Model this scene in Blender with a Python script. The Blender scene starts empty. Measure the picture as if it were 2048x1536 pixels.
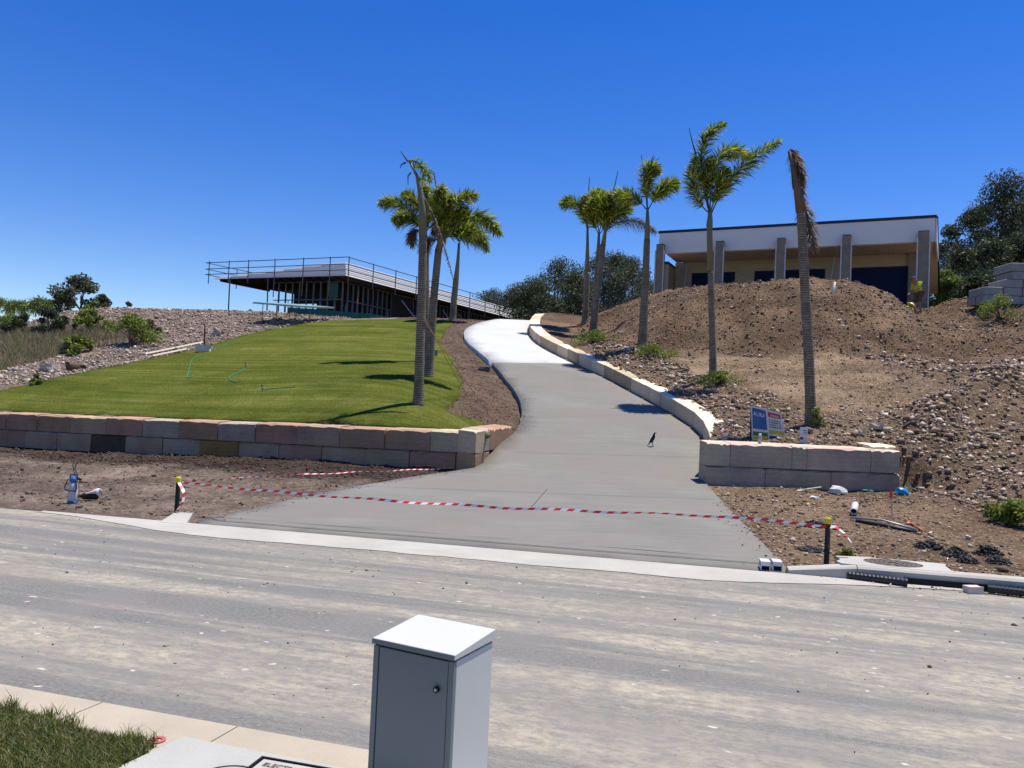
import bpy, bmesh, math, random
import numpy as np
from mathutils import Vector, Matrix
from mathutils.geometry import delaunay_2d_cdt

random.seed(7)
rng = np.random.default_rng(11)
SC = bpy.context.scene
COL = SC.collection

# ------------------------------------------------------------------ camera
FPX, CX, CY, HOR, ROLL = 1540.0, 1024.0, 768.0, 815.0, 0.045
CAM = Vector((0.0, 0.0, 1.75))
pitch = math.atan((HOR - CY) / FPX)
FW = Vector((0, math.cos(pitch), math.sin(pitch)))
U0 = Vector((0, -math.sin(pitch), math.cos(pitch)))
R0 = Vector((1, 0, 0))
UP = U0 * math.cos(ROLL) - R0 * math.sin(ROLL)
RT = R0 * math.cos(ROLL) + U0 * math.sin(ROLL)
cd = bpy.data.cameras.new('camera')
cam = bpy.data.objects.new('camera', cd)
COL.objects.link(cam)
cam.matrix_world = Matrix(((RT.x, UP.x, -FW.x, CAM.x), (RT.y, UP.y, -FW.y, CAM.y),
                           (RT.z, UP.z, -FW.z, CAM.z), (0, 0, 0, 1)))
cd.sensor_width = 36.0
cd.lens = 36.0 * FPX / 2048.0
cd.clip_start, cd.clip_end = 0.05, 3000
SC.camera = cam

# ------------------------------------------------------------------ sky, sun, exposure
SUN_ELEV, SUN_AZ = math.radians(73), math.radians(58)      # azimuth from +Y towards +X
SUNV = Vector((math.sin(SUN_AZ) * math.cos(SUN_ELEV), math.cos(SUN_AZ) * math.cos(SUN_ELEV), math.sin(SUN_ELEV)))
W = bpy.data.worlds.new('World')
SC.world = W
W.use_nodes = True
wn = W.node_tree.nodes
wl = W.node_tree.links
sky = wn.new('ShaderNodeTexSky')
sky.sky_type = 'NISHITA'
sky.sun_disc = False
sky.sun_elevation, sky.sun_rotation = SUN_ELEV, SUN_AZ
sky.altitude, sky.air_density, sky.dust_density, sky.ozone_density = 0.0, 1.0, 0.0, 3.0
hs = wn.new('ShaderNodeHueSaturation')
hs.inputs['Saturation'].default_value = 1.40
hs.inputs['Hue'].default_value = 0.520
wl.new(sky.outputs[0], hs.inputs['Color'])
bg = wn['Background']
bg.inputs['Strength'].default_value = 0.119
wl.new(hs.outputs[0], bg.inputs['Color'])
sd = bpy.data.lights.new('sun', 'SUN')
sd.energy, sd.angle, sd.color = 5.0, math.radians(0.53), (1.0, 0.945, 0.85)
sun = bpy.data.objects.new('sun', sd)
COL.objects.link(sun)
sun.rotation_euler = SUNV.to_track_quat('Z', 'Y').to_euler()
sun.location = (30, 25, 60)
SC.view_settings.view_transform = 'Standard'
SC.view_settings.look = 'None'
SC.view_settings.exposure = 0.33
SC.view_settings.gamma = 1.0
SC.render.engine = 'CYCLES'
SC.cycles.max_bounces = 5
SC.cycles.transparent_max_bounces = 4

# ------------------------------------------------------------------ helpers: measuring
def ray_dir(x, y):
    return FW + RT * ((x - CX) / FPX) - UP * ((y - CY) / FPX)

def at(x, y, d):
    r = ray_dir(x, y)
    return CAM + r * (d / r.y)

def hit(x, y, H, d0=2.5, d1=70.0):
    """first point where the view line through a photo point meets the height field H"""
    r = ray_dir(x, y)
    ds = np.arange(d0, d1, 0.04)
    k = ds / r.y
    X, Y, Z = CAM.x + r.x * k, CAM.y + r.y * k, CAM.z + r.z * k
    g = Z - H(X, Y)
    i = np.argmax(g <= 0) if (g <= 0).any() else len(ds) - 1
    if i > 0 and g[i] <= 0:
        f = g[i - 1] / (g[i - 1] - g[i] + 1e-9)
        d = ds[i - 1] + f * (ds[i] - ds[i - 1])
    else:
        d = ds[i]
    p = CAM + r * (d / r.y)
    return p

def hitd(x, y, H, **k):
    return hit(x, y, H, **k).y

def vnoise(x, y, seed=0):
    x = np.asarray(x, float); y = np.asarray(y, float)
    xi, yi = np.floor(x).astype(np.int64), np.floor(y).astype(np.int64)
    xf, yf = x - xi, y - yi
    u, v = xf * xf * (3 - 2 * xf), yf * yf * (3 - 2 * yf)
    def h(a, b):
        n = (a * 374761393 + b * 668265263 + seed * 974711) & 0xffffffff
        n = ((n ^ (n >> 13)) * 1274126177) & 0xffffffff
        return ((n ^ (n >> 16)) & 0xffff) / 65535.0
    a = h(xi, yi) * (1 - u) + h(xi + 1, yi) * u
    b = h(xi, yi + 1) * (1 - u) + h(xi + 1, yi + 1) * u
    return a * (1 - v) + b * v - 0.5

def fbm(x, y, seed=0, octv=4):
    s, a = 0.0, 1.0
    for o in range(octv):
        s = s + a * vnoise(x * 2 ** o + 17.3 * o, y * 2 ** o - 9.1 * o, seed + o)
        a *= 0.5
    return s

def sstep(t):
    t = np.clip(t, 0, 1)
    return t * t * (3 - 2 * t)

def splus(t, w):
    t = np.asarray(t, float) / w
    return w * np.where(t > 30, t, np.log1p(np.exp(np.clip(t, -40, 30))))

class TPS:
    def __init__(self, P, lam=0.02):
        P = np.array([tuple(p) for p in P], float)
        self.c = P[:, :2]
        n = len(P)
        K = self.k(self.c[:, None, :] - self.c[None, :, :]) + lam * np.eye(n)
        A = np.zeros((n + 3, n + 3))
        A[:n, :n] = K
        A[:n, n] = 1; A[:n, n + 1:] = self.c
        A[n, :n] = 1; A[n + 1:, :n] = self.c.T
        self.w = np.linalg.solve(A, np.concatenate([P[:, 2], np.zeros(3)]))
    @staticmethod
    def k(d):
        r2 = (d ** 2).sum(-1) + 1e-9
        return r2 * np.log(r2) * 0.5
    def __call__(self, x, y):
        x = np.asarray(x, float); y = np.asarray(y, float)
        sh = np.broadcast(x, y).shape
        q = np.stack([np.broadcast_to(x, sh).ravel(), np.broadcast_to(y, sh).ravel()], -1)
        out = np.empty(len(q))
        n = len(self.c)
        for i in range(0, len(q), 20000):
            d = q[i:i + 20000, None, :] - self.c[None]
            out[i:i + 20000] = self.k(d) @ self.w[:n] + self.w[n] + q[i:i + 20000] @ self.w[n + 1:]
        return out.reshape(sh)

# ------------------------------------------------------------------ helpers: building
def link(name, me, parent=None, m=None):
    o = bpy.data.objects.new(name, me)
    COL.objects.link(o)
    if parent is not None:
        o.parent = parent
    if m is not None and me is not None:
        for x in (m if isinstance(m, (list, tuple)) else [m]):
            me.materials.append(x)
    return o

def tag(o, label=None, cat=None, group=None, kind=None):
    if label: o['label'] = label
    if cat: o['category'] = cat
    if group: o['group'] = group
    if kind: o['kind'] = kind
    return o

def empty(name, loc, rz=0.0):
    o = bpy.data.objects.new(name, None)
    COL.objects.link(o)
    o.location = loc
    o.rotation_euler = (0, 0, rz)
    o.empty_display_size = 0.2
    return o

class MB:
    """collects faces for one mesh"""
    def __init__(s):
        s.v, s.f, s.mi = [], [], []
    def add(s, V, F, mi=0):
        b = len(s.v)
        s.v += [tuple(p) for p in V]
        s.f += [tuple(b + i for i in f) for f in F]
        s.mi += [mi] * len(F)
        return s
    def hexa(s, P, mi=0):
        """8 corners: bottom 0-3 ccw, top 4-7"""
        return s.add(P, [(3, 2, 1, 0), (4, 5, 6, 7), (0, 1, 5, 4), (1, 2, 6, 5), (2, 3, 7, 6), (3, 0, 4, 7)], mi)
    def box(s, c, size, R=None, mi=0):
        hx, hy, hz = size[0] / 2, size[1] / 2, size[2] / 2
        P = [Vector((sx * hx, sy * hy, sz * hz)) for sz in (-1, 1) for sx, sy in ((-1, -1), (1, -1), (1, 1), (-1, 1))]
        if R is not None:
            P = [R @ p for p in P]
        return s.hexa([p + Vector(c) for p in P], mi)
    def tube(s, pts, radii, n=8, mi=0, caps=True):
        pts = [Vector(p) for p in pts]
        if not isinstance(radii, (list, tuple)):
            radii = [radii] * len(pts)
        b = len(s.v)
        ref = None
        for i, p in enumerate(pts):
            t = (pts[min(i + 1, len(pts) - 1)] - pts[max(i - 1, 0)])
            t = t.normalized() if t.length > 1e-9 else Vector((0, 0, 1))
            if ref is None:
                ref = Vector((1, 0, 0)) if abs(t.x) < 0.8 else Vector((0, 1, 0))
            a = (ref - t * ref.dot(t)).normalized()
            ref = a
            c = t.cross(a)
            for k in range(n):
                an = 2 * math.pi * k / n
                s.v.append(tuple(p + (a * math.cos(an) + c * math.sin(an)) * radii[i]))
        for i in range(len(pts) - 1):
            for k in range(n):
                s.f.append((b + i * n + k, b + i * n + (k + 1) % n, b + (i + 1) * n + (k + 1) % n, b + (i + 1) * n + k))
                s.mi.append(mi)
        if caps:
            s.f.append(tuple(b + k for k in reversed(range(n)))); s.mi.append(mi)
            s.f.append(tuple(b + (len(pts) - 1) * n + k for k in range(n))); s.mi.append(mi)
        return s
    def bar(s, a, b, r=0.02, n=6, mi=0):
        return s.tube([a, b], r, n, mi)
    def build(s, name, m, parent=None, smooth=False):
        me = bpy.data.meshes.new(name)
        me.from_pydata(s.v, [], s.f)
        o = link(name, me, parent, m)
        if any(s.mi):
            me.polygons.foreach_set('material_index', s.mi)
        if smooth:
            me.polygons.foreach_set('use_smooth', [True] * len(me.polygons))
        me.update()
        return o

def nmesh(name, V, F, m, parent=None, cols=None, smooth=False):
    """mesh from numpy arrays; F (n,3) or (n,4)"""
    me = bpy.data.meshes.new(name)
    V = np.ascontiguousarray(V, np.float32); F = np.ascontiguousarray(F, np.int32)
    k = F.shape[1]
    me.vertices.add(len(V)); me.vertices.foreach_set('co', V.ravel())
    me.loops.add(F.size); me.loops.foreach_set('vertex_index', F.ravel())
    me.polygons.add(len(F)); me.polygons.foreach_set('loop_start', np.arange(0, F.size, k, dtype=np.int32))
    if cols is not None:
        at_ = me.color_attributes.new('tone', 'FLOAT_COLOR', 'POINT')
        at_.data.foreach_set('color', np.ascontiguousarray(cols, np.float32).ravel())
    me.update(calc_edges=True)
    me.validate()
    if smooth:
        me.polygons.foreach_set('use_smooth', [True] * len(me.polygons))
    return link(name, me, parent, m)

def in_poly(x, y, poly):
    x = np.asarray(x); y = np.asarray(y)
    r = np.zeros(x.shape, bool)
    n = len(poly)
    for i in range(n):
        x1, y1 = poly[i][0], poly[i][1]
        x2, y2 = poly[(i + 1) % n][0], poly[(i + 1) % n][1]
        c = ((y1 > y) != (y2 > y)) & (x < (x2 - x1) * (y - y1) / (y2 - y1 + 1e-12) + x1)
        r ^= c
    return r

def sheet(name, poly, H, m, fine, coarse=3.0, finebox=None, smooth=True, skirt=0.0, parent=None, kind='structure', dz=0.0, tone=None):
    """surface over the outline poly (x, y), heights from H, triangulated with its true outline"""
    poly = [(float(p[0]), float(p[1])) for p in poly]
    B = []
    for i, a in enumerate(poly):
        b = poly[(i + 1) % len(poly)]
        L = math.hypot(b[0] - a[0], b[1] - a[1])
        mx, my = (a[0] + b[0]) / 2, (a[1] + b[1]) / 2
        st = fine * 1.4
        if finebox and not (finebox[0] < mx < finebox[2] and finebox[1] < my < finebox[3]):
            st = coarse
        k = max(1, int(L / st))
        for j in range(k):
            B.append((a[0] + (b[0] - a[0]) * j / k, a[1] + (b[1] - a[1]) * j / k))
    xs = [p[0] for p in poly]; ys = [p[1] for p in poly]
    def grid(x0, y0, x1, y1, st):
        gx, gy = np.meshgrid(np.arange(x0, x1, st), np.arange(y0, y1, st))
        gx = gx + rng.uniform(-.3, .3, gx.shape) * st; gy = gy + rng.uniform(-.3, .3, gy.shape) * st
        return gx.ravel(), gy.ravel()
    if finebox:
        fx, fy = grid(max(min(xs), finebox[0]), max(min(ys), finebox[1]), min(max(xs), finebox[2]), min(max(ys), finebox[3]), fine)
        cx_, cy_ = grid(min(xs), min(ys), max(xs), max(ys), coarse)
        k = ~((cx_ > finebox[0]) & (cx_ < finebox[2]) & (cy_ > finebox[1]) & (cy_ < finebox[3]))
        gx, gy = np.concatenate([fx, cx_[k]]), np.concatenate([fy, cy_[k]])
    else:
        gx, gy = grid(min(xs), min(ys), max(xs), max(ys), fine)
    k = in_poly(gx, gy, B)
    gx, gy = gx[k], gy[k]
    Ba = np.array(B)
    keep = np.ones(len(gx), bool)
    for i in range(0, len(gx), 4000):
        d = (gx[i:i + 4000, None] - Ba[None, :, 0]) ** 2 + (gy[i:i + 4000, None] - Ba[None, :, 1]) ** 2
        keep[i:i + 4000] = d.min(1) > (0.45 * fine) ** 2
    pts = B + list(zip(gx[keep].tolist(), gy[keep].tolist()))
    vo, _, fo, _, _, _ = delaunay_2d_cdt([Vector(p) for p in pts], [], [list(range(len(B)))], 1, 1e-5)
    V = np.array([(v[0], v[1]) for v in vo])
    Z = H(V[:, 0], V[:, 1]) + dz
    V3 = np.column_stack([V, Z])
    F = np.array([tuple(f) for f in fo if len(f) == 3])
    a, b, c = V[F[:, 0]], V[F[:, 1]], V[F[:, 2]]
    cr = (b[:, 0] - a[:, 0]) * (c[:, 1] - a[:, 1]) - (b[:, 1] - a[:, 1]) * (c[:, 0] - a[:, 0])
    F[cr < 0] = F[cr < 0][:, ::-1]
    if skirt:
        e = {}
        for f in F:
            for i in range(3):
                e[(f[i], f[(i + 1) % 3])] = 1
        bd = [k for k in e if (k[1], k[0]) not in e]
        n = len(V3)
        idx = {}
        extra, nf = [], []
        for (p, q) in bd:
            for r in (p, q):
                if r not in idx:
                    idx[r] = n + len(extra)
                    extra.append(V3[r] - np.array([0, 0, skirt]))
            nf.append((p, idx[p], idx[q])); nf.append((p, idx[q], q))
        V3 = np.vstack([V3, extra]); F = np.vstack([F, nf])
    cols = None
    if tone is not None:
        cols = np.column_stack([tone(V3[:, 0], V3[:, 1]), np.ones(len(V3))])
    o = nmesh(name, V3, F, m, parent, cols, smooth=smooth)
    if kind: o['kind'] = kind
    return o

# ------------------------------------------------------------------ materials
class NT:
    def __init__(s, name):
        s.m = bpy.data.materials.new(name)
        s.m.use_nodes = True
        s.t = s.m.node_tree
        s.b = s.t.nodes['Principled BSDF']
        s.b.inputs['Specular IOR Level'].default_value = 0.25
        s.geo = None
    def n(s, t, **k):
        x = s.t.nodes.new(t)
        for a, v in k.items():
            setattr(x, a, v)
        return x
    def l(s, a, b):
        s.t.links.new(a, b)
    def pos(s, scale=(1, 1, 1), rot=(0, 0, 0), loc=(0, 0, 0), obj=False):
        if obj:
            src = s.n('ShaderNodeTexCoord').outputs['Object']
        else:
            src = s.n('ShaderNodeNewGeometry').outputs['Position']
        if any(rot):                                   # turn first, stretch afterwards
            mr = s.n('ShaderNodeMapping')
            mr.inputs['Rotation'].default_value = rot
            s.l(src, mr.inputs['Vector'])
            src = mr.outputs[0]
        mp = s.n('ShaderNodeMapping')
        mp.inputs['Scale'].default_value = scale
        mp.inputs['Location'].default_value = loc
        s.l(src, mp.inputs['Vector'])
        return mp.outputs[0]
    def noise(s, vec, scale, detail=4, rough=0.55):
        x = s.n('ShaderNodeTexNoise')
        x.inputs['Scale'].default_value = scale
        x.inputs['Detail'].default_value = detail
        x.inputs['Roughness'].default_value = rough
        s.l(vec, x.inputs['Vector'])
        return x.outputs['Fac']
    def ramp(s, fac, stops):
        x = s.n('ShaderNodeValToRGB')
        e = x.color_ramp.elements
        while len(e) < len(stops):
            e.new(0.5)
        for i, (p, c) in enumerate(stops):
            e[i].position = p
            e[i].color = (c[0], c[1], c[2], 1) if isinstance(c, (tuple, list)) else (c, c, c, 1)
        s.l(fac, x.inputs[0])
        return x.outputs[0]
    def mix(s, fac, a, b, mode='MIX'):
        x = s.n('ShaderNodeMix', data_type='RGBA', blend_type=mode)
        for sock, val in ((x.inputs[0], fac), (x.inputs[6], a), (x.inputs[7], b)):
            if isinstance(val, (int, float)):
                sock.default_value = val
            elif isinstance(val, (tuple, list)):
                sock.default_value = (*val[:3], 1)
            else:
                s.l(val, sock)
        return x.outputs[2]
    def col(s, c):
        if isinstance(c, (tuple, list)):
            s.b.inputs['Base Color'].default_value = (*c[:3], 1)
        else:
            s.l(c, s.b.inputs['Base Color'])
    def rough(s, r):
        if isinstance(r, (int, float)):
            s.b.inputs['Roughness'].default_value = r
        else:
            s.l(r, s.b.inputs['Roughness'])
    def bump(s, h, strength=0.3, dist=0.02):
        x = s.n('ShaderNodeBump')
        x.inputs['Strength'].default_value = strength
        x.inputs['Distance'].default_value = dist
        s.l(h, x.inputs['Height'])
        s.l(x.outputs[0], s.b.inputs['Normal'])

def pm(name, c, c2=None, scale=6.0, rough=0.7, bump=0.15, bscale=None, metal=0.0, spec=0.25, stretch=(1, 1, 1), dist=0.01):
    """plain surface: two close tones, fine relief"""
    t = NT(name)
    c2 = c2 or tuple(x * 0.72 for x in c)
    p = t.pos(stretch, obj=True)
    f = t.noise(p, scale, 5)
    t.col(t.mix(t.ramp(f, [(0.3, 0.0), (0.7, 1.0)]), c, c2))
    t.rough(rough)
    t.b.inputs['Metallic'].default_value = metal
    t.b.inputs['Specular IOR Level'].default_value = spec
    if bump:
        t.bump(t.noise(p, bscale or scale * 8, 3), bump, dist)
    return t.m

# ------------------------------------------------------------------ the lie of the land
RO = Vector((0.0, 9.47)); RA = math.radians(12.0)          # far edge of the road: a point on it and its heading
RTX, RTY = math.cos(RA), -math.sin(RA)
RNX, RNY = math.sin(RA), math.cos(RA)
ROADW = 5.6
def rs(s, v, z=0.0):                                       # metres along and across the road
    return Vector((RO.x + RTX * s + RNX * v, RO.y + RTY * s + RNY * v, z))
def rv(x, y):
    return (x - RO.x) * RNX + (y - RO.y) * RNY
def H_verge(x, y):
    x = np.asarray(x, float); y = np.asarray(y, float)
    v = rv(x, y)
    k = 0.048 * sstep((x + 15.0) / 14.0)
    return k * np.clip(v, 0, 9.0) + 0.004
def H_road(x, y):
    return np.zeros(np.broadcast(x, y).shape)
def H_near(x, y):
    return np.zeros(np.broadcast(x, y).shape) + 0.12
def H_drive(x, y):
    x = np.asarray(x, float); y = np.asarray(y, float)
    v = rv(x, y)
    return 0.048 * np.clip(v, 0, 7.2) + 0.012 + 0.25 * splus(y - 16.9, 0.7) - 0.25 * splus(y - 42.6, 0.9)

# driveway outline, read from the photo
DL = [(380, 1047), (600, 994), (800, 957), (912, 941), (950, 935), (985, 903), (1003, 885), (1029, 864), (1040, 846), (1043, 828), (1043, 815),
      (1035, 790), (1011, 758), (985, 727), (956, 702), (936, 684), (928, 670), (932, 658), (953, 647), (982, 640)]
DRB = [(1412, 881), (1380, 849), (1316, 811), (1251, 776), (1210, 754), (1175, 738), (1143, 723), (1105, 705), (1076, 688), (1061, 673), (1058, 663), (1062, 652), (1073, 643)]
DLw = [hit(x, y, H_drive) for x, y in DL]
DRw = [hit(x, y, H_drive) for x, y in DRB]
DFR = hit(1412, 966, H_drive)                               # front corner of the right-hand wall
e = DRw[-1]
DRw += [e + Vector((1.3, 2.0, 0)), e + Vector((3.6, 3.6, 0)), e + Vector((7.0, 4.6, 0))]
e2 = DLw[-1]
DLw += [e2 + Vector((1.2, 3.4, 0)), e2 + Vector((4.4, 6.6, 0)), e2 + Vector((8.5, 8.2, 0))]
def smooth_path(P, n=6):
    """Catmull-Rom through the points"""
    P = [Vector((p[0], p[1], 0)) for p in P]
    out = []
    for i in range(len(P) - 1):
        p0, p1, p2, p3 = P[max(i - 1, 0)], P[i], P[i + 1], P[min(i + 2, len(P) - 1)]
        for j in range(n):
            t = j / n
            out.append(0.5 * ((2 * p1) + (p2 - p0) * t + (2 * p0 - 5 * p1 + 4 * p2 - p3) * t * t + (3 * p1 - p0 - 3 * p2 + p3) * t ** 3))
    out.append(P[-1])
    return out
DLs = smooth_path(DLw[:5], 4)[:-1] + smooth_path(DLw[4:], 4)
DRs = smooth_path([DFR + (DRw[0] - DFR) * 0.999] + DRw[1:], 4)
DRs = [Vector((DFR.x, DFR.y, 0)), Vector((DFR.x * 0.45 + DRw[0].x * 0.55 + 0.12, DFR.y * 0.45 + DRw[0].y * 0.55, 0))] + DRs
# left wall: from its corner by the driveway away to the left
WLC = Vector((DLw[4].x, DLw[4].y, 0))
WLE = Vector((-14.35, 21.6, 0))
WLdir = (WLE - WLC).normalized()
WLfar = WLC + WLdir * 22.0
WLn = Vector((-WLdir.y, WLdir.x, 0))
if WLn.y < 0: WLn = -WLn
def wl_top(s):
    return 1.185 - 0.0155 * s
# right front wall
WRa = Vector((DFR.x, DFR.y, 0))
p_ = hit(1800, 984, lambda x, y: H_verge(x, y))
WRb = Vector((8.12, 16.02, 0))
WRdir = (WRb - WRa).normalized()
WRn = Vector((-WRdir.y, WRdir.x, 0))
WRTOP = 1.22
def yw_right(x):
    return WRa.y + 0.25 + (np.asarray(x) - WRa.x) * (WRdir.y / WRdir.x)

def P3(px, py, d):
    return tuple(at(px, py, d))
# left slope behind the wall
cl = [tuple((WLC + WLdir * s + WLn * 0.25).to_tuple()[:2]) + (wl_top(s) - 0.05,) for s in (0, 2.5, 5, 8, 11, 14, 18, 22)]
cl += [P3(835, 810, 19.6), P3(857, 753, 24), P3(905, 640, 41), P3(800, 640, 41), P3(650, 643, 41.5), P3(0, 775, 25.2), P3(200, 730, 30.5),
       P3(400, 690, 35.5), P3(540, 652, 40.5), P3(500, 740, 27.0), P3(300, 755, 25.8), P3(0, 700, 33), P3(0, 664, 44), P3(130, 626, 46), P3(300, 620, 46.5), P3(500, 624, 46), P3(600, 630, 45), P3(700, 636, 44.5),
       (-10, 50, 7.0), (-20, 52, 7.0), (-32, 56, 6.0), (-45, 50, 5.0), (-45, 38, 3.6), (-40, 28, 1.2), (-10, 60, 7.0), (-3, 52, 6.85)]
for p in DLs[26::5]:
    cl.append((p.x, p.y, float(H_drive(p.x, p.y)) - 0.17))
T_L = TPS(cl, 0.05)
def H_left(x, y):
    x = np.asarray(x, float); y = np.asarray(y, float)
    return T_L(x, y)
# right slope
cr = []
for p in DRs[2::4]:
    cr.append((p.x + 0.3, p.y, float(H_drive(p.x, p.y)) + 0.40))
cr += [(WRa.x + 0.6, WRa.y + 0.5, 1.17), (6.2, 16.4, 1.17), (8.0, 16.5, 1.2),
       P3(1622, 845, 18.0), P3(1425, 755, 24.4), P3(1285, 698, 29.2), P3(1190, 672, 35.2), P3(1170, 646, 39.5), P3(1750, 850, 17.8), P3(1750, 760, 22.5),
       P3(1300, 690, 29.8), P3(1450, 690, 28.8), P3(1600, 690, 28.2), P3(1750, 690, 27.8), P3(1830, 682, 28.4),
       P3(1330, 640, 31.5), P3(1450, 622, 31.2), P3(1600, 615, 30.6), P3(1750, 622, 30.8),
       P3(1330, 590, 36.0), P3(1410, 582, 34.5), P3(1500, 573, 33.6), P3(1600, 568, 33.0), P3(1700, 568, 33.0), P3(1755, 580, 33.3), P3(1795, 600, 33.6),
       P3(1240, 604, 38.5), P3(1210, 640, 36.8), P3(1838, 628, 35), P3(1806, 628, 33.6), P3(1900, 604, 36.5), P3(1990, 618, 33),
       P3(1950, 700, 26.5), P3(1950, 800, 20.5), P3(2040, 880, 16.8), P3(1900, 890, 16.6), P3(2040, 760, 22.0), P3(2040, 640, 31), P3(1860, 760, 22.8),
       (9, 42.5, 7.0), (14, 41, 7.0), (20, 39, 7.0), (24, 44, 7.0), (10, 50, 7.0), (20, 52, 7.2), (27, 40, 7.2), (32, 34, 7.2), (35, 25, 5.5), (30, 18, 2.4), (45, 40, 8.0), (3, 56, 6.9)]
T_R = TPS(cr, 0.05)
def H_right_up(x, y):
    return T_R(x, y)
def H_right(x, y, detail=True):
    x = np.asarray(x, float); y = np.asarray(y, float)
    yw = yw_right(x)
    k = sstep((x - 8.15) / 1.6)
    y0 = yw - 0.06 - 4.3 * k + 0.9 * vnoise(x * .8, y * 0, 5) * k
    y1 = yw + 0.06 + 0.9 * k
    t = sstep((y - y0) / (y1 - y0))
    up = T_R(x, np.maximum(y, yw - 0.1 - k * 3))
    lo = H_verge(x, y)
    z = lo * (1 - t) + up * t
    # a tipped heap by the wall end and a ridge of spoil behind it
    z = z + 0.50 * np.exp(-(((x - 10.1) / 1.5) ** 2 + ((y - 14.0) / 1.1) ** 2))
    rx, ry = (x - 9.4) * 0.72 + (y - 17.6) * 0.69, -(x - 9.4) * 0.69 + (y - 17.6) * 0.72
    z = z + 0.42 * np.exp(-(ry / 0.55) ** 2) * sstep(rx / 1.2 + .5) * sstep((9.0 - rx) / 3)
    # terrace: nearly level ground up to the toe of the fresh mound
    z = z - 0.32 * np.exp(-((T_R(x, y) - 4.45) / .55) ** 2) * sstep((x - edge_x(y) - 1.8) / 1.6) * sstep((y - 18.5) / 1.5)
    if detail:
        g = sstep((y - 12.2) / 2.0) * sstep((x - 3.8) / 1.0)
        far = sstep((y - 16.2) / 1.5)
        pile = np.maximum(k * sstep((y - 11.5) / 2), sstep((T_R(x, y) - 4.4) / .8) * far)
        z = z + fbm(x * .9, y * .9, 3) * 0.09 * g + fbm(x * 1.5, y * 1.7, 61) * .13 * g * pile + fbm(x * 2.6, y * 2.6, 8) * 0.075 * g * (0.35 + pile) + fbm(x * 6.5, y * 6.5, 21, 3) * 0.05 * (0.35 + pile) * (0.3 + 0.7 * g)
    return z

LAWN_PX = [(0, 782), (90, 762), (200, 738), (300, 718), (400, 697), (480, 673), (560, 656), (640, 644), (720, 640), (800, 639), (860, 640), (905, 642),
           (895, 655), (880, 680), (895, 705), (912, 735), (925, 770), (912, 800), (890, 820), (930, 836), (965, 848), (955, 855)]
LAWNw = [hit(x, y, H_left, d0=16.0) for x, y in LAWN_PX]
_lw = smooth_path(LAWNw, 8)
_rl = random.Random(3)
LAWNw = [p + Vector((_rl.uniform(-.09, .09), _rl.uniform(-.09, .09), 0)) for p in _lw[:-1]] + [LAWNw[-1]]   # cut turf edge is never quite true
lawn_poly = [(-30.0, 27.0)] + [(p.x, p.y) for p in LAWNw]
q0 = WLC + WLn * 0.46
q1 = WLC + WLdir * 20 + WLn * 0.46
lawn_poly = lawn_poly[:-1] + [(q0.x + 0.12, q0.y + 0.02), (q1.x, q1.y)]
def H_left_d(x, y):
    z = H_left(x, y)
    near_lawn = in_poly(x, y, lawn_poly)
    g = np.where(near_lawn, 0.0, 1.0)
    rocky = sstep((np.asarray(y) - 30) / 8.0) * sstep((-8 - np.asarray(x)) / 3.0)
    return z + g * (fbm(x * 1.1, y * 1.1, 31) * 0.07 + fbm(x * 3.2, y * 3.2, 35) * (0.04 + 0.07 * rocky)) - np.where(near_lawn, 0.05, 0.0)
def H_verge_d(x, y):
    x = np.asarray(x, float); y = np.asarray(y, float)
    v = rv(x, y)
    a = sstep(v / 1.5)
    return H_verge(x, y) + a * (fbm(x * 1.2, y * 2.4, 51) * 0.07 + fbm(x * 4, y * 4, 55, 3) * 0.05)

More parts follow.
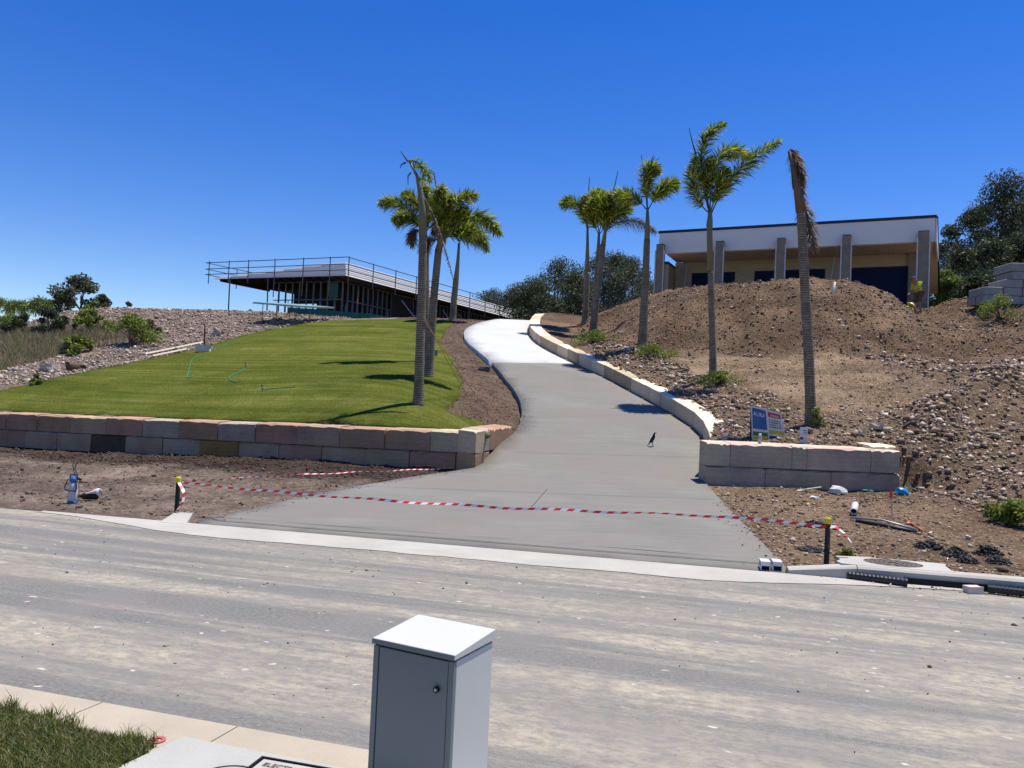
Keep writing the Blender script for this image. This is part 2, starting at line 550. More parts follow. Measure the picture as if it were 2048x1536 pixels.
# ------------------------------------------------------------------ ground materials
M = {}
def mk_asphalt():
    t = NT('dusty_asphalt')
    SA = math.radians(15.0)                                # traffic drifts a little across the carriageway
    base = t.noise(t.pos(), 1.3, 6, .6)
    fine = t.mix(0.5, t.noise(t.pos(), 95, 4, .8), t.noise(t.pos((1, 1.6, 1), (0, 0, RA)), 26, 4, .75))
    c = t.ramp(fine, [(0.32, (0.085, 0.086, 0.078)), (0.5, (0.160, 0.158, 0.142)), (0.68, (0.30, 0.285, 0.245))])
    st = t.noise(t.pos((0.10, 1.55, 1), (0, 0, SA)), 1.0, 6, .68)
    brk = t.noise(t.pos((1.0, 1.9, 1), (0, 0, SA)), 7.0, 8, .8)
    m1 = t.ramp(st, [(0.42, 0.0), (0.58, 1.0)])
    m2 = t.ramp(brk, [(0.42, 0.05), (0.60, 1.0)])
    dm = t.mix(1.0, m1, m2, 'MULTIPLY')
    c = t.mix(t.mix(1.0, m1, (0.40, 0.40, 0.40), 'MULTIPLY'), c, (0.33, 0.295, 0.24))
    c = t.mix(t.mix(1.0, dm, (0.92, 0.92, 0.92), 'MULTIPLY'), c, (0.44, 0.38, 0.28))
    pk = t.ramp(base, [(0.40, 0.0), (0.62, 0.6)])
    c = t.mix(pk, c, (0.205, 0.190, 0.172))
    # a long pale wheel line or two
    ln = t.noise(t.pos((0.02, 6.0, 1), (0, 0, SA), (0, 3.1, 0)), 1.0, 2, .5)
    c = t.mix(t.mix(1.0, t.ramp(ln, [(0.60, 0.0), (0.70, 0.55)]), m2, 'MULTIPLY'), c, (0.46, 0.42, 0.37))
    # trodden mud crumbs
    vo = t.n('ShaderNodeTexVoronoi', feature='F1')
    vo.inputs['Scale'].default_value = 5.5
    vo.inputs['Randomness'].default_value = 1.0
    nz = t.n('ShaderNodeTexNoise'); nz.inputs['Scale'].default_value = 9
    t.l(t.pos((1, 1.5, 1)), nz.inputs['Vector'])
    mv = t.mix(0.06, t.pos((0.8, 1.35, 1), (0, 0, RA)), nz.outputs['Color'], 'LINEAR_LIGHT')
    t.l(mv, vo.inputs['Vector'])
    sp = t.ramp(vo.outputs['Distance'], [(0.07, 1.0), (0.13, 0.0)])
    sel = t.ramp(vo.outputs['Color'], [(0.55, 0.0), (0.64, 1.0)])
    c = t.mix(t.mix(1.0, sp, sel, 'MULTIPLY'), c, (0.56, 0.51, 0.44))
    t.col(c)
    t.rough(0.88)
    t.bump(t.mix(0.5, fine, t.noise(t.pos(), 30, 4)), 0.5, 0.006)
    return t.m
M['asphalt'] = mk_asphalt()

def mk_soil(name, dark, mid, light, scale=1.0, pebble=0.5, peb_col=(0.42, 0.34, 0.28), green=None, tone=False):
    t = NT(name)
    p = t.pos()
    a = t.noise(p, 0.55 * scale, 6, .62)
    b = t.noise(p, 9 * scale, 6, .7)
    c = t.ramp(t.mix(0.5, a, b), [(0.36, dark), (0.5, mid), (0.64, light)])
    if green:
        gm = t.ramp(t.noise(p, 0.9, 5, .7), [(0.55, 0.0), (0.70, 0.55)])
        c = t.mix(gm, c, green)
    vo = t.n('ShaderNodeTexVoronoi', feature='F1')
    vo.inputs['Scale'].default_value = 16 * scale
    t.l(p, vo.inputs['Vector'])
    sp = t.ramp(vo.outputs['Distance'], [(0.18, 1.0), (0.34, 0.0)])
    sel = t.ramp(vo.outputs['Color'], [(1 - pebble - 0.05, 0.0), (1 - pebble + 0.05, 1.0)])
    c = t.mix(t.mix(1.0, sp, sel, 'MULTIPLY'), c, peb_col)
    if tone:                                               # what the ground is made of changes from place to place
        c = t.mix(1.0, c, t.n('ShaderNodeAttribute', attribute_name='tone').outputs['Color'], 'MULTIPLY')
    t.col(c)
    t.rough(0.95)
    t.b.inputs['Specular IOR Level'].default_value = 0.1
    h = t.mix(0.5, b, t.mix(0.5, t.noise(p, 40, 4, .7), vo.outputs['Distance'], 'SUBTRACT'))
    t.bump(h, 1.0, 0.09)
    return t.m
M['soil_right'] = mk_soil('stony_brown_soil', (0.062, 0.041, 0.026), (0.150, 0.103, 0.068), (0.245, 0.180, 0.122), 1.0, 0.45, (0.42, 0.33, 0.25), (0.10, 0.095, 0.04), tone=True)
M['soil_left'] = mk_soil('dry_verge_soil', (0.045, 0.032, 0.024), (0.135, 0.100, 0.074), (0.27, 0.21, 0.16), 1.0, 0.22, (0.33, 0.28, 0.23), tone=True)
M['soil_plain'] = mk_soil('plain_soil', (0.055, 0.04, 0.03), (0.13, 0.10, 0.075), (0.22, 0.17, 0.13))
M['soil_slope'] = mk_soil('pale_rubble_soil', (0.105, 0.076, 0.058), (0.215, 0.165, 0.132), (0.35, 0.285, 0.235), 1.2, 0.55, (0.50, 0.42, 0.36), tone=True)

def mk_concrete(name, c1, c2, streak=0.5, scale=1.0, blot=None):
    t = NT(name)
    p = t.pos()
    a = t.noise(p, 0.7 * scale, 6, .6)
    f = t.noise(p, 55 * scale, 4, .7)
    br = t.noise(t.pos((0.35, 7, 3)), 2.2, 6, .7)
    k = t.mix(streak, a, br)
    c = t.mix(t.ramp(k, [(0.34, 0.0), (0.66, 1.0)]), c1, c2)
    if blot:
        c = t.mix(t.ramp(t.noise(p, 0.33, 3), [(0.42, 0.0), (0.58, 0.8)]), c, blot)
    c = t.mix(0.22, c, t.ramp(f, [(0.3, 0.35), (0.7, 0.65)]), 'OVERLAY')
    t.col(c); t.rough(0.85)
    t.bump(t.mix(0.5, f, br), 0.22, 0.004)
    return t.m
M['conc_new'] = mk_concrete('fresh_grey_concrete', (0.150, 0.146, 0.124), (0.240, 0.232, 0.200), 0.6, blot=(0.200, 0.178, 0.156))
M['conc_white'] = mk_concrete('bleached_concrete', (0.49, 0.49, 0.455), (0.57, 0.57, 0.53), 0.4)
M['conc_kerb'] = mk_concrete('kerb_concrete', (0.37, 0.35, 0.30), (0.46, 0.435, 0.38), 0.2, 2.0)
M['conc_tan'] = mk_concrete('tan_kerb_concrete', (0.37, 0.315, 0.235), (0.46, 0.395, 0.305), 0.1, 2.0)
M['conc_pale'] = mk_concrete('pale_slab_concrete', (0.37, 0.365, 0.325), (0.44, 0.435, 0.395), 0.1, 2.0)

def mk_lawn():
    t = NT('mown_turf')
    p = t.pos()
    ang = math.atan2(WLdir.y, WLdir.x)
    band = t.noise(t.pos((0.10, 2.6, 1), (0, 0, -ang)), 1.0, 5, .65)
    pat = t.noise(p, 0.5, 5, .65)
    fine = t.noise(t.pos((14, 30, 14), (0, 0, -ang)), 1.0, 5, .75)
    k = t.mix(0.38, t.mix(0.35, band, pat), fine)
    c = t.ramp(k, [(0.37, (0.042, 0.060, 0.011)), (0.46, (0.086, 0.108, 0.020)), (0.54, (0.130, 0.145, 0.030)), (0.64, (0.23, 0.215, 0.075))])
    bk = t.n('ShaderNodeTexBrick')
    for nm, vv in (('Scale', 1.0), ('Mortar Size', 0.022), ('Mortar Smooth', 1.0), ('Brick Width', 1.9), ('Row Height', 0.62)):
        bk.inputs[nm].default_value = vv
    bk.inputs['Color1'].default_value = (.42, .42, .42, 1); bk.inputs['Color2'].default_value = (.60, .60, .60, 1); bk.inputs['Mortar'].default_value = (.30, .30, .30, 1)
    t.l(t.mix(0.05, t.pos((1, 1, 1), (0, 0, -ang)), t.noise(p, 3, 3), 'LINEAR_LIGHT'), bk.inputs['Vector'])
    c = t.mix(0.55, c, bk.outputs['Color'], 'OVERLAY')
    yel = t.ramp(t.noise(p, 1.1, 5, .7), [(0.56, 0.0), (0.72, 0.55)])
    c = t.mix(yel, c, (0.20, 0.185, 0.055))
    t.col(c); t.rough(0.9)
    t.b.inputs['Specular IOR Level'].default_value = 0.0
    t.bump(fine, 1.0, 0.05)
    return t.m
M['lawn'] = mk_lawn()

def mk_tone(name, rough=0.9, bump=0.3, sc=30, spec=0.15, transl=0.0):
    """colour kept per stone / leaf in the mesh, with grain"""
    t = NT(name)
    a = t.n('ShaderNodeAttribute', attribute_name='tone')
    f = t.noise(t.pos(), sc, 4)
    t.col(t.mix(0.5, a.outputs['Color'], t.ramp(f, [(0.25, 0.30), (0.75, 0.70)]), 'OVERLAY'))
    t.rough(rough)
    t.b.inputs['Specular IOR Level'].default_value = spec
    if bump: t.bump(f, bump, 0.01)
    if transl:
        tr = t.n('ShaderNodeBsdfTranslucent')
        t.l(a.outputs['Color'], tr.inputs['Color'])
        mx = t.n('ShaderNodeMixShader')
        mx.inputs[0].default_value = transl
        t.l(t.b.outputs[0], mx.inputs[1]); t.l(tr.outputs[0], mx.inputs[2])
        t.l(mx.outputs[0], t.t.nodes['Material Output'].inputs['Surface'])
    return t.m
M['stone'] = mk_tone('loose_stone')
M['leaf'] = mk_tone('leaf', 0.55, 0, 20, 0.3, 0.3)
M['blade'] = mk_tone('grass_blade', 0.8, 0, 20, 0.04, 0.25)

# ------------------------------------------------------------------ ground, road, paving
link_ = None
road = MB()
road.add([rs(-90, -ROADW - 8), rs(90, -ROADW - 8), rs(90, 0.05), rs(-90, 0.05)], [(0, 1, 2, 3)])
o = road.build('road', M['asphalt']); tag(o, kind='structure')
# concrete channel along the far edge
ch = MB()
n = 120
S0, S1 = -6.6, 5.2
low = []
for i in range(n + 1):
    s = S0 + (S1 - S0) * i / n
    tp = sstep(np.array((s - S0) / 3.0)) * sstep(np.array((S1 - s) / 3.2))
    wv = 0.10 + (0.62 + 0.10 * float(fbm(np.array(s * 2.0), np.array(0.3), 77))) * float(tp)
    low.append((s, -wv))
V = [rs(s, v, 0.006) for s, v in low] + [rs(s, -0.02, 0.016) for s, v in low]
ch.add(V, [(i, i + 1, n + 2 + i, n + 1 + i) for i in range(n)])
o = ch.build('channel', M['conc_kerb']); tag(o, kind='structure')

# driveway, lower grey pour and upper bleached pour, as one slab with two surfaces
P_fr = hit(1572, 1134, H_drive)
dr_front = [Vector((DLw[0].x, DLw[0].y, 0)), rs(-4.2, 0.0), rs(3.2, 0.0), Vector((P_fr.x, P_fr.y, 0))]
dr_right = [Vector((DFR.x, DFR.y, 0)) + (Vector((P_fr.x, P_fr.y, 0)) - Vector((DFR.x, DFR.y, 0))) * t for t in (1.0, 0.66, 0.33)]
dr_poly = [(p.x, p.y) for p in [rs(-4.1, 0.0), rs(3.25, 0.0)] + dr_right + DRs + list(reversed(DLs))]
J0 = hit(985, 726, H_drive); J1 = hit(1150, 727, H_drive)
def split_poly(poly, a, b, side):
    """part of the outline on one side of the line a-b"""
    nx, ny = -(b[1] - a[1]), b[0] - a[0]
    f = lambda p: ((p[0] - a[0]) * nx + (p[1] - a[1]) * ny) * side
    out = []
    for i, p in enumerate(poly):
        q = poly[(i + 1) % len(poly)]
        fp, fq = f(p), f(q)
        if fp >= 0: out.append(p)
        if fp * fq < 0:
            k = fp / (fp - fq)
            out.append((p[0] + (q[0] - p[0]) * k, p[1] + (q[1] - p[1]) * k))
    return out
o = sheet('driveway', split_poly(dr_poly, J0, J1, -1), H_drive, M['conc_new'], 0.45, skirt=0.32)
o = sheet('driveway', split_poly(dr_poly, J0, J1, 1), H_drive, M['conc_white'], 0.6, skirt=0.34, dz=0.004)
# dark joint between driveway and layback
jt = MB()
jp = [hit(x, y, H_drive) for x, y in ((386, 1035), (410, 1034), (440, 1042), (490, 1046), (640, 1059), (940, 1082), (1250, 1107), (1420, 1120), (1525, 1128))]
jp = smooth_path(jp, 6)
V = []
for i, p in enumerate(jp):
    z = float(H_drive(p.x, p.y)) + 0.011
    V += [(p.x, p.y - 0.011, z), (p.x, p.y + 0.011, z)]
jt.add(V, [(2 * i, 2 * i + 2, 2 * i + 3, 2 * i + 1) for i in range(len(jp) - 1)])
M['sawcut'] = pm('saw_cut_dust', (0.085, 0.08, 0.07), rough=0.95)
M['joint'] = pm('joint_filler', (0.035, 0.035, 0.035), rough=0.9)
tag(jt.build('expansion_joint', M['joint']), kind='structure')
for k_, (a, b) in enumerate((((720, 972), (1428, 1000)), ((1095, 978), (1062, 1016)), ((1030, 905), (1410, 915)), ((1045, 835), (1340, 828)))):
    jt = MB(); V = []
    A_, B_ = hit(*a, H_drive), hit(*b, H_drive)
    for i in range(9):
        p = A_.lerp(B_, i / 8); z = float(H_drive(p.x, p.y)) + 0.010
        w = 0.006 if k_ == 0 else 0.004
        d_ = (B_ - A_).normalized(); nn = Vector((-d_.y, d_.x, 0)) * w
        V += [(p.x - nn.x, p.y - nn.y, z), (p.x + nn.x, p.y + nn.y, z)]
    jt.add(V, [(2 * i, 2 * i + 2, 2 * i + 3, 2 * i + 1) for i in range(8)])
    tag(jt.build('saw_cut', M['sawcut']), kind='structure')

# left: verge below the wall, slope above it
vl = [rs(-70, 0.0), rs(-4.1, 0.0)]
vl_poly = [(p.x, p.y) for p in vl] + [(p.x, p.y) for p in DLs[:17]] 
cut = [i for i, p in enumerate(DLs) if (Vector((p.x, p.y, 0)) - WLC).length < 0.02]
ci = cut[0] if cut else 16
vl_poly = [(p.x, p.y) for p in vl] + [(p.x, p.y) for p in DLs[:ci]] + [((WLC + WLn * .25).x, (WLC + WLn * .25).y), ((WLfar + WLn * .25).x, (WLfar + WLn * .25).y), (-75, 50)]
def tone_verge(x, y):
    nw = (x - WLC.x) * WLn.x + (y - WLC.y) * WLn.y
    k = sstep((nw + 3.2 + 1.6 * fbm(x * .5, y * .9, 141)) / 1.6)          # dark mulch and bark thrown down under the wall
    a = np.stack([np.full(x.shape, 1.3)] * 3, -1)
    return a * (1 - k[:, None]) + np.array([0.50, 0.46, 0.44]) * k[:, None]
o = sheet('verge_left', vl_poly, H_verge_d, M['soil_left'], 0.16, 3.0, (-13, 9, 1, 22.5), tone=tone_verge)
sl_poly = [((WLC + WLn * .25).x, (WLC + WLn * .25).y)] + [(p.x + (-0.02), p.y) for p in DLs[ci + 3:]] + [(6, 62), (-75, 62), (-75, 40), ((WLfar + WLn * .25).x, (WLfar + WLn * .25).y)]
o = sheet('slope_left', sl_poly, H_left_d, M['soil_slope'], 0.30, 3.0, (-32, 17, 2, 50), tone=lambda x, y: np.where((x > -6.5)[:, None], np.array([[0.66, 0.58, 0.50]]), np.array([[.95, .92, .88]])))
o = sheet('lawn', lawn_poly, H_left, M['lawn'], 0.5, 2.0, (-24, 16, 2, 46), skirt=0.06, dz=0.02)
# right: verge, spoil and slope in one sheet
cen = []
for i, p in enumerate(DRs):
    q = DRs[min(i + 1, len(DRs) - 1)] - DRs[max(i - 1, 0)]
    nn = Vector((q.y, -q.x, 0)).normalized()
    cen.append((p.x + nn.x * 0.22, p.y + nn.y * 0.22))
vr_poly = [(p.x, p.y) for p in reversed(dr_right)][1:] if False else []
rk = [rs(3.3, 0.10), rs(60, 0.10)]
vr_poly = [(WRa.x, WRa.y)] + [(p.x, p.y) for p in reversed(dr_right)] + [(p.x, p.y) for p in rk] + [(70, 62), (10, 62)] + list(reversed(cen[2:]))
_dy = np.array([p.y for p in DRs]); _dx = np.array([p.x for p in DRs]); _oo = np.argsort(_dy)
def edge_x(y):
    return np.interp(y, _dy[_oo], _dx[_oo])
def zones(x, y):
    """how far a spot belongs to the fresh mound, the trodden bench, the rubble"""
    hz = T_R(x, y)
    behind = sstep((y - yw_right(x) - .2) / .4)
    nz = fbm(x * .45, y * .6, 131)
    mound = sstep((hz - 4.30 + .5 * nz) / .35) * behind * sstep((y - 24) / 2)
    bench = behind * (1 - mound) * sstep((y - 19.0 + 1.6 * nz) / 1.0) * sstep((x - edge_x(y) - 1.9 + 1.5 * nz) / .8) * sstep((12.6 - x + (y - 24) * .25 + 2 * nz) / 1.2)
    return mound, bench, behind
def tone_right(x, y):
    mo, be, bh = zones(x, y)
    a = np.ones((len(x), 3)) * np.array([1.14, 1.12, 1.08])
    a = a * (1 - be[:, None]) + np.array([1.72, 1.70, 1.58]) * be[:, None] * (0.9 + .35 * fbm(x * .35, y * 1.1, 151))[:, None]
    a = a * (1 - mo[:, None]) + np.array([1.0, 0.92, 0.83]) * mo[:, None] * (1 + .55 * fbm(x * .7, y * .9, 171))[:, None]
    vg = (1 - bh) * sstep((8.6 - x) / 1.0)
    return a * (1 - vg[:, None]) + np.array([1.30, 1.25, 1.16]) * vg[:, None]
o = sheet('slope_right', vr_poly, H_right, M['soil_right'], 0.15, 2.5, (3.0, 8.0, 21.5, 37.5), tone=tone_right)
# hinterland to the horizon, near verge
o = MB().add([(-1500, 61, 4.5), (1500, 61, 4.5), (1500, 1800, 4.5), (-1500, 1800, 4.5)], [(0, 1, 2, 3)]).build('far_ground', M['soil_plain']); tag(o, kind='structure')
o = MB().add([(-1500, -400, -0.4), (1500, -400, -0.4), (1500, 61, -0.4), (-1500, 61, -0.4)], [(0, 1, 2, 3)]).build('base_ground', M['soil_plain']); tag(o, kind='structure')

# ------------------------------------------------------------------ near kerb, footpath slab, turf
NK = -ROADW
_ka, _kb = hit(0, 1371, lambda x, y: np.zeros(np.broadcast(x, y).shape) + 0.07, d0=1.2), hit(736, 1503, lambda x, y: np.zeros(np.broadcast(x, y).shape) + 0.07, d0=1.2)
_kd = Vector((_kb.x - _ka.x, _kb.y - _ka.y, 0)).normalized(); _kn = Vector((-_kd.y, _kd.x, 0))
def ks(s, v, z=0.0):                                       # along and across the near kerb, v towards the road
    return Vector((_ka.x, _ka.y, 0)) + _kd * s + _kn * v + Vector((0, 0, z))
o = MB()
kb0, kb1 = -12.0, 14.0
joints = [kb0] + [rv for rv in (-6.2, -4.2)]
def near_s(px, py):
    p = hit(px, py, H_near, d0=1.2)
    q = Vector((p.x - _ka.x, p.y - _ka.y, 0)); return q.dot(_kd), q.dot(_kn)
sA, vA = near_s(193, 1408); sB, vB = near_s(456, 1463)
L_ = sB - sA
root = empty('near_kerb', ks(sA, 0, 0))
tag(root, kind='structure')
s = sA - 6 * max(L_, 0.6)
k = 0
while s < 9:
    a, b = s + 0.004, s + max(L_, 0.6) - 0.004
    kb = MB()
    prof = [(0.03, -0.02), (0.0, 0.03), (-0.05, 0.095), (-0.075, 0.115), (-0.30, 0.123), (-0.47, 0.126), (-0.48, -0.05)]
    P = [ks(a, v, z) for v, z in prof] + [ks(b, v, z) for v, z in prof]
    m_ = len(prof)
    kb.add([p - root.location for p in P], [(i, i + 1, m_ + i + 1, m_ + i) for i in range(m_ - 1)] + [tuple(range(m_)), tuple(reversed(range(m_, 2 * m_)))])
    kb.build('kerb_stone', M['conc_tan'], root)
    s += max(L_, 0.6)
# turf and soil behind the kerb
nv = MB().add([ks(-14, -0.46, 0.123), ks(14, -0.46, 0.123), ks(14, -9, 0.12), ks(-14, -9, 0.12)], [(3, 2, 1, 0)])
M['soil_turf'] = mk_soil('turf_soil', (0.05, 0.05, 0.018), (0.10, 0.095, 0.035), (0.16, 0.14, 0.06), 2.0, 0.05)
tag(nv.build('near_verge', M['soil_turf']), kind='structure')
sl = [hit(367, 1479, H_near, d0=1), hit(760, 1556, H_near, d0=1)]
dvec = (sl[1] - sl[0]).normalized()
wv_ = Vector((-dvec.y, dvec.x, 0)); wv_ = wv_ if wv_.y < 0 else -wv_
a0 = sl[0]; a1 = sl[0] + dvec * 2.2
edge = hit(246, 1536, H_near, d0=1)
ldir = (edge - a0).normalized()
slab = MB()
Q = [a0, a0 + ldir * 1.6, a1 + ldir * 1.6, a1]
slab.hexa([Vector((p.x, p.y, 0.05)) for p in Q] + [Vector((p.x, p.y, 0.134)) for p in Q])
pit = empty('footpath_slab', a0); tag(pit, kind='structure')
ob = slab.build('slab', M['conc_pale'], None)
ob.parent = pit; ob.matrix_parent_inverse = Matrix.Translation(-a0)
# pit lid with raised frame and lettering, round hole cover beside it
lidc = [hit(x, y, lambda x, y: np.zeros(np.broadcast(x, y).shape) + 0.14, d0=1) for x, y in ((524, 1516), (508, 1524), (650, 1538))]
M['lid_conc'] = mk_concrete('pit_lid_concrete', (0.36, 0.34, 0.30), (0.46, 0.44, 0.39), 0.1, 3.0)
M['dark'] = pm('dark_recess', (0.02, 0.02, 0.02), rough=0.9)
pl = empty('pit_cover', lidc[0]); tag(pl, 'cast concrete service pit cover with worn lettering in pale slab', 'pit cover')
ud = (lidc[2] - lidc[0]); ud.z = 0; ud.normalize()
wd = Vector((ud.y, -ud.x, 0)); wd = wd if wd.y < 0 else -wd
Rm = Matrix((( ud.x, -wd.x, 0), (ud.y, -wd.y, 0), (0, 0, 1)))
fr = MB()
Lp, Wp = 0.62, 0.42
for (u0, u1, w0, w1) in ((0, Lp, 0, .009), (0, Lp, Wp - .009, Wp), (0, .009, .009, Wp - .009), (Lp - .009, Lp, .009, Wp - .009)):
    fr.box(ud * ((u0 + u1) / 2) + wd * ((w0 + w1) / 2) + Vector((0, 0, 0.003)), (u1 - u0, w1 - w0, 0.014), Rm)
fr.build('frame', M['dark'], pl)
li = MB(); li.box(ud * (Lp / 2) + wd * (Wp / 2) + Vector((0, 0, 0.002)), (Lp - .05, Wp - .05, 0.016), Rm); li.build('lid', M['lid_conc'], pl)
def text_mesh(name, body, size, R, loc, m, parent, depth=0.002, align='LEFT'):
    cu = bpy.data.curves.new(name, 'FONT'); cu.body = body; cu.size = size; cu.extrude = depth; cu.align_x = align; cu.resolution_u = 2
    t_ = bpy.data.objects.new(name, cu); COL.objects.link(t_)
    me = bpy.data.meshes.new_from_object(t_.evaluated_get(bpy.context.evaluated_depsgraph_get()))
    bpy.data.objects.remove(t_)
    for v in me.vertices:
        v.co = R @ v.co + Vector(loc)
    me.materials.clear()
    return link(name, me, parent, m)
M['letter'] = pm('worn_letter', (0.22, 0.195, 0.16), rough=0.9)
text_mesh('lettering', 'ELECTRICITY', 0.042, Rm, ud * 0.05 + wd * 0.085 + Vector((0, 0, 0.0115)), M['letter'], pl)
hc = hit(450, 1562, lambda x, y: np.zeros(np.broadcast(x, y).shape) + 0.14, d0=1)
cv = MB()
for j, (r0, z0) in enumerate(((0.20, 0.0), (0.20, 0.012), (0.17, 0.012), (0.17, 0.006))): pass
V = []
for k in range(36):
    a = 2 * math.pi * k / 36
    V += [(math.cos(a) * .150, math.sin(a) * .150, 0), (math.cos(a) * .142, math.sin(a) * .142, 0)]
cv.add(V, [(2 * k, (2 * k + 2) % 72, (2 * k + 3) % 72, 2 * k + 1) for k in range(36)])
cvo = cv.build('round_cover', M['dark']); cvo.location = (hc.x, hc.y, 0.1365)
tag(cvo, 'round access cover outline set in the pale slab', 'cover')
# painted survey ring
rg = MB(); rc = hit(314, 1481, lambda x, y: np.zeros(np.broadcast(x, y).shape) + 0.125, d0=1)
V = []
for k in range(28):
    a = 2 * math.pi * k / 28
    V += [(math.cos(a) * 0.040, math.sin(a) * 0.040, 0), (math.cos(a) * 0.020, math.sin(a) * 0.020, 0)]
rg.add(V, [(2 * k, (2 * k + 2) % 56, (2 * k + 3) % 56, 2 * k + 1) for k in range(28)])
V = [(math.cos(2 * math.pi * k / 10) * .007, math.sin(2 * math.pi * k / 10) * .007, 0) for k in range(10)]
rg.add(V, [tuple(range(10))])
M['redpaint'] = pm('red_marking_paint', (0.50, 0.10, 0.09), (0.42, 0.15, 0.13), 60)
ob = rg.build('survey_mark', M['redpaint']); ob.location = (rc.x, rc.y, 0.1295)
tag(ob, 'red painted survey ring on the tan kerb', 'survey mark')

# ------------------------------------------------------------------ sandstone walls
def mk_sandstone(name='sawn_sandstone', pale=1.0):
    t = NT(name)
    oi = t.n('ShaderNodeObjectInfo')
    p = t.pos()
    a = t.noise(p, 1.6, 6, .65)
    f = t.noise(p, 26, 5, .7)
    w = t.n('ShaderNodeTexWave', wave_type='BANDS', bands_direction='Z')
    w.inputs['Scale'].default_value = 3.0; w.inputs['Distortion'].default_value = 9.0; w.inputs['Detail'].default_value = 3.0; w.inputs['Detail Scale'].default_value = 0.8
    t.l(t.pos((.35, .35, 1)), w.inputs['Vector'])
    k = t.mix(0.04, t.mix(0.4, a, f), w.outputs['Fac'])
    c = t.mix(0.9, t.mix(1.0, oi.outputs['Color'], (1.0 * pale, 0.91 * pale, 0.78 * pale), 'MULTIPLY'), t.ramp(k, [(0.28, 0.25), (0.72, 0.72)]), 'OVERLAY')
    c = t.mix(t.ramp(t.noise(p, 0.8, 3), [(0.55, 0.0), (0.75, 0.35)]), c, (0.23, 0.15, 0.085))
    t.col(c); t.rough(0.92)
    t.b.inputs['Specular IOR Level'].default_value = 0.1
    t.bump(t.mix(0.02, t.mix(0.5, f, a), w.outputs['Fac']), 0.6, 0.012)
    return t.m
M['sandstone'] = mk_sandstone()
M['sandstone_sunlit'] = mk_sandstone('sunlit_sandstone', 1.55)      # paler chamfers and tops: the sunlit rim is put into the colour

def block(parent, org, A, B, zA0, zA1, zB0, zB1, n, depth, color, rough=0.009, seg=8, cham=1.0):
    """one stone: front face from A to B (xy), depth along n; bottoms and tops given at both ends"""
    A, B, n = Vector((A[0], A[1], 0)), Vector((B[0], B[1], 0)), Vector((n[0], n[1], 0))
    mb = MB()
    R = random.Random(random.random())
    rows = []
    for i in range(seg + 1):
        t = i / seg
        p = A.lerp(B, t)
        z0, z1 = zA0 + (zB0 - zA0) * t, zA1 + (zB1 - zA1) * t
        e = 0.0
        if i in (0, seg): e = 0.006
        ch = (0.055 + R.random() * rough * 3.0) * cham
        cz = (0.026 + R.random() ** 2 * rough * 3.5) * cham
        jz = R.uniform(-.5, .5) * rough
        jf = R.uniform(-.3, .3) * rough
        rows.append([p + n * (e + jf) + Vector((0, 0, z0)), p + n * (e + jf) + Vector((0, 0, z1 - cz)), p + n * ch + Vector((0, 0, z1 - e + jz)),
                     p + n * depth + Vector((0, 0, z1 - e + jz * .5 + .025)), p + n * depth + Vector((0, 0, z0))])
    V = [q - org for r in rows for q in r]
    F = []
    for i in range(seg):
        for j in range(4):
            F.append((i * 5 + j, (i + 1) * 5 + j, (i + 1) * 5 + j + 1, i * 5 + j + 1))
    F.append(tuple(range(5))); F.append(tuple(reversed(range(seg * 5, seg * 5 + 5))))
    mb.add(V, F)
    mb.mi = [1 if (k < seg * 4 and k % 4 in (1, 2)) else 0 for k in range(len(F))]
    me_o = mb.build('sandstone_block', [M['sandstone'], M['sandstone_sunlit']], parent)
    me_o.color = (*color, 1)
    return me_o

SS = dict(b=(0.29, 0.205, 0.155), p=(0.32, 0.245, 0.195), g=(0.29, 0.265, 0.23), l=(0.37, 0.325, 0.265), o=(0.27, 0.17, 0.075), k=(0.075, 0.060, 0.050), w=(0.60, 0.535, 0.45), r=(0.30, 0.195, 0.16))
def jit(c, a=0.06):
    f = 1 + random.uniform(-a, a)
    return tuple(max(0.01, x * f * (1 + random.uniform(-.03, .03))) for x in c)
wallL = empty('stone_retaining_wall', WLC)
tag(wallL, 'long two course sandstone block wall holding up the lawn', 'stone wall')
def wl_s(px, py):
    """distance along the left wall face of a photo column"""
    r = ray_dir(px, py)
    # intersect in plan with the line WLC + s*WLdir
    A = np.array([[r.x, -WLdir.x], [r.y, -WLdir.y]])
    k, s = np.linalg.solve(A, np.array([WLC.x - CAM.x, WLC.y - CAM.y]))
    return s
top_px = [11, 73, 141, 211, 285, 358, 437, 511, 595, 681, 771, 862, 949]
bot_px = [-20, 47, 111, 179, 249, 323, 397, 475, 556, 642, 730, 818, 911, 950]
tc = 'bppbrgpgprppl'
ts = [wl_s(x, 845) for x in top_px]; ts[-1] = 0.0
bs = [wl_s(x, 905) for x in bot_px]; bs[-1] = 0.0
ts = [ts[0] + 1.1 * k for k in range(6, 0, -1)] + ts
bs = [bs[0] + 1.1 * k for k in range(5, 0, -1)] + bs
tcol = ['p', 'b', 'r', 'p', 'b', 'b', 'r', 'p', 'b', 'r', 'g', 'b', 'g', 'b', 'p', 'r', 'p', 'l']
tcol = ['b', 'p', 'r', 'b', 'p', 'b'] + ['b', 'b', 'p', 'r', 'g', 'b', 'g', 'r', 'p', 'b', 'b', 'l']
bcol = ['p', 'b', 'r', 'p', 'b'] + ['r', 'p', 'p', 'k', 'p', 'g', 'o', 'p', 'r', 'p', 'p', 'r', 'b']
def wpt(s): return WLC + WLdir * s
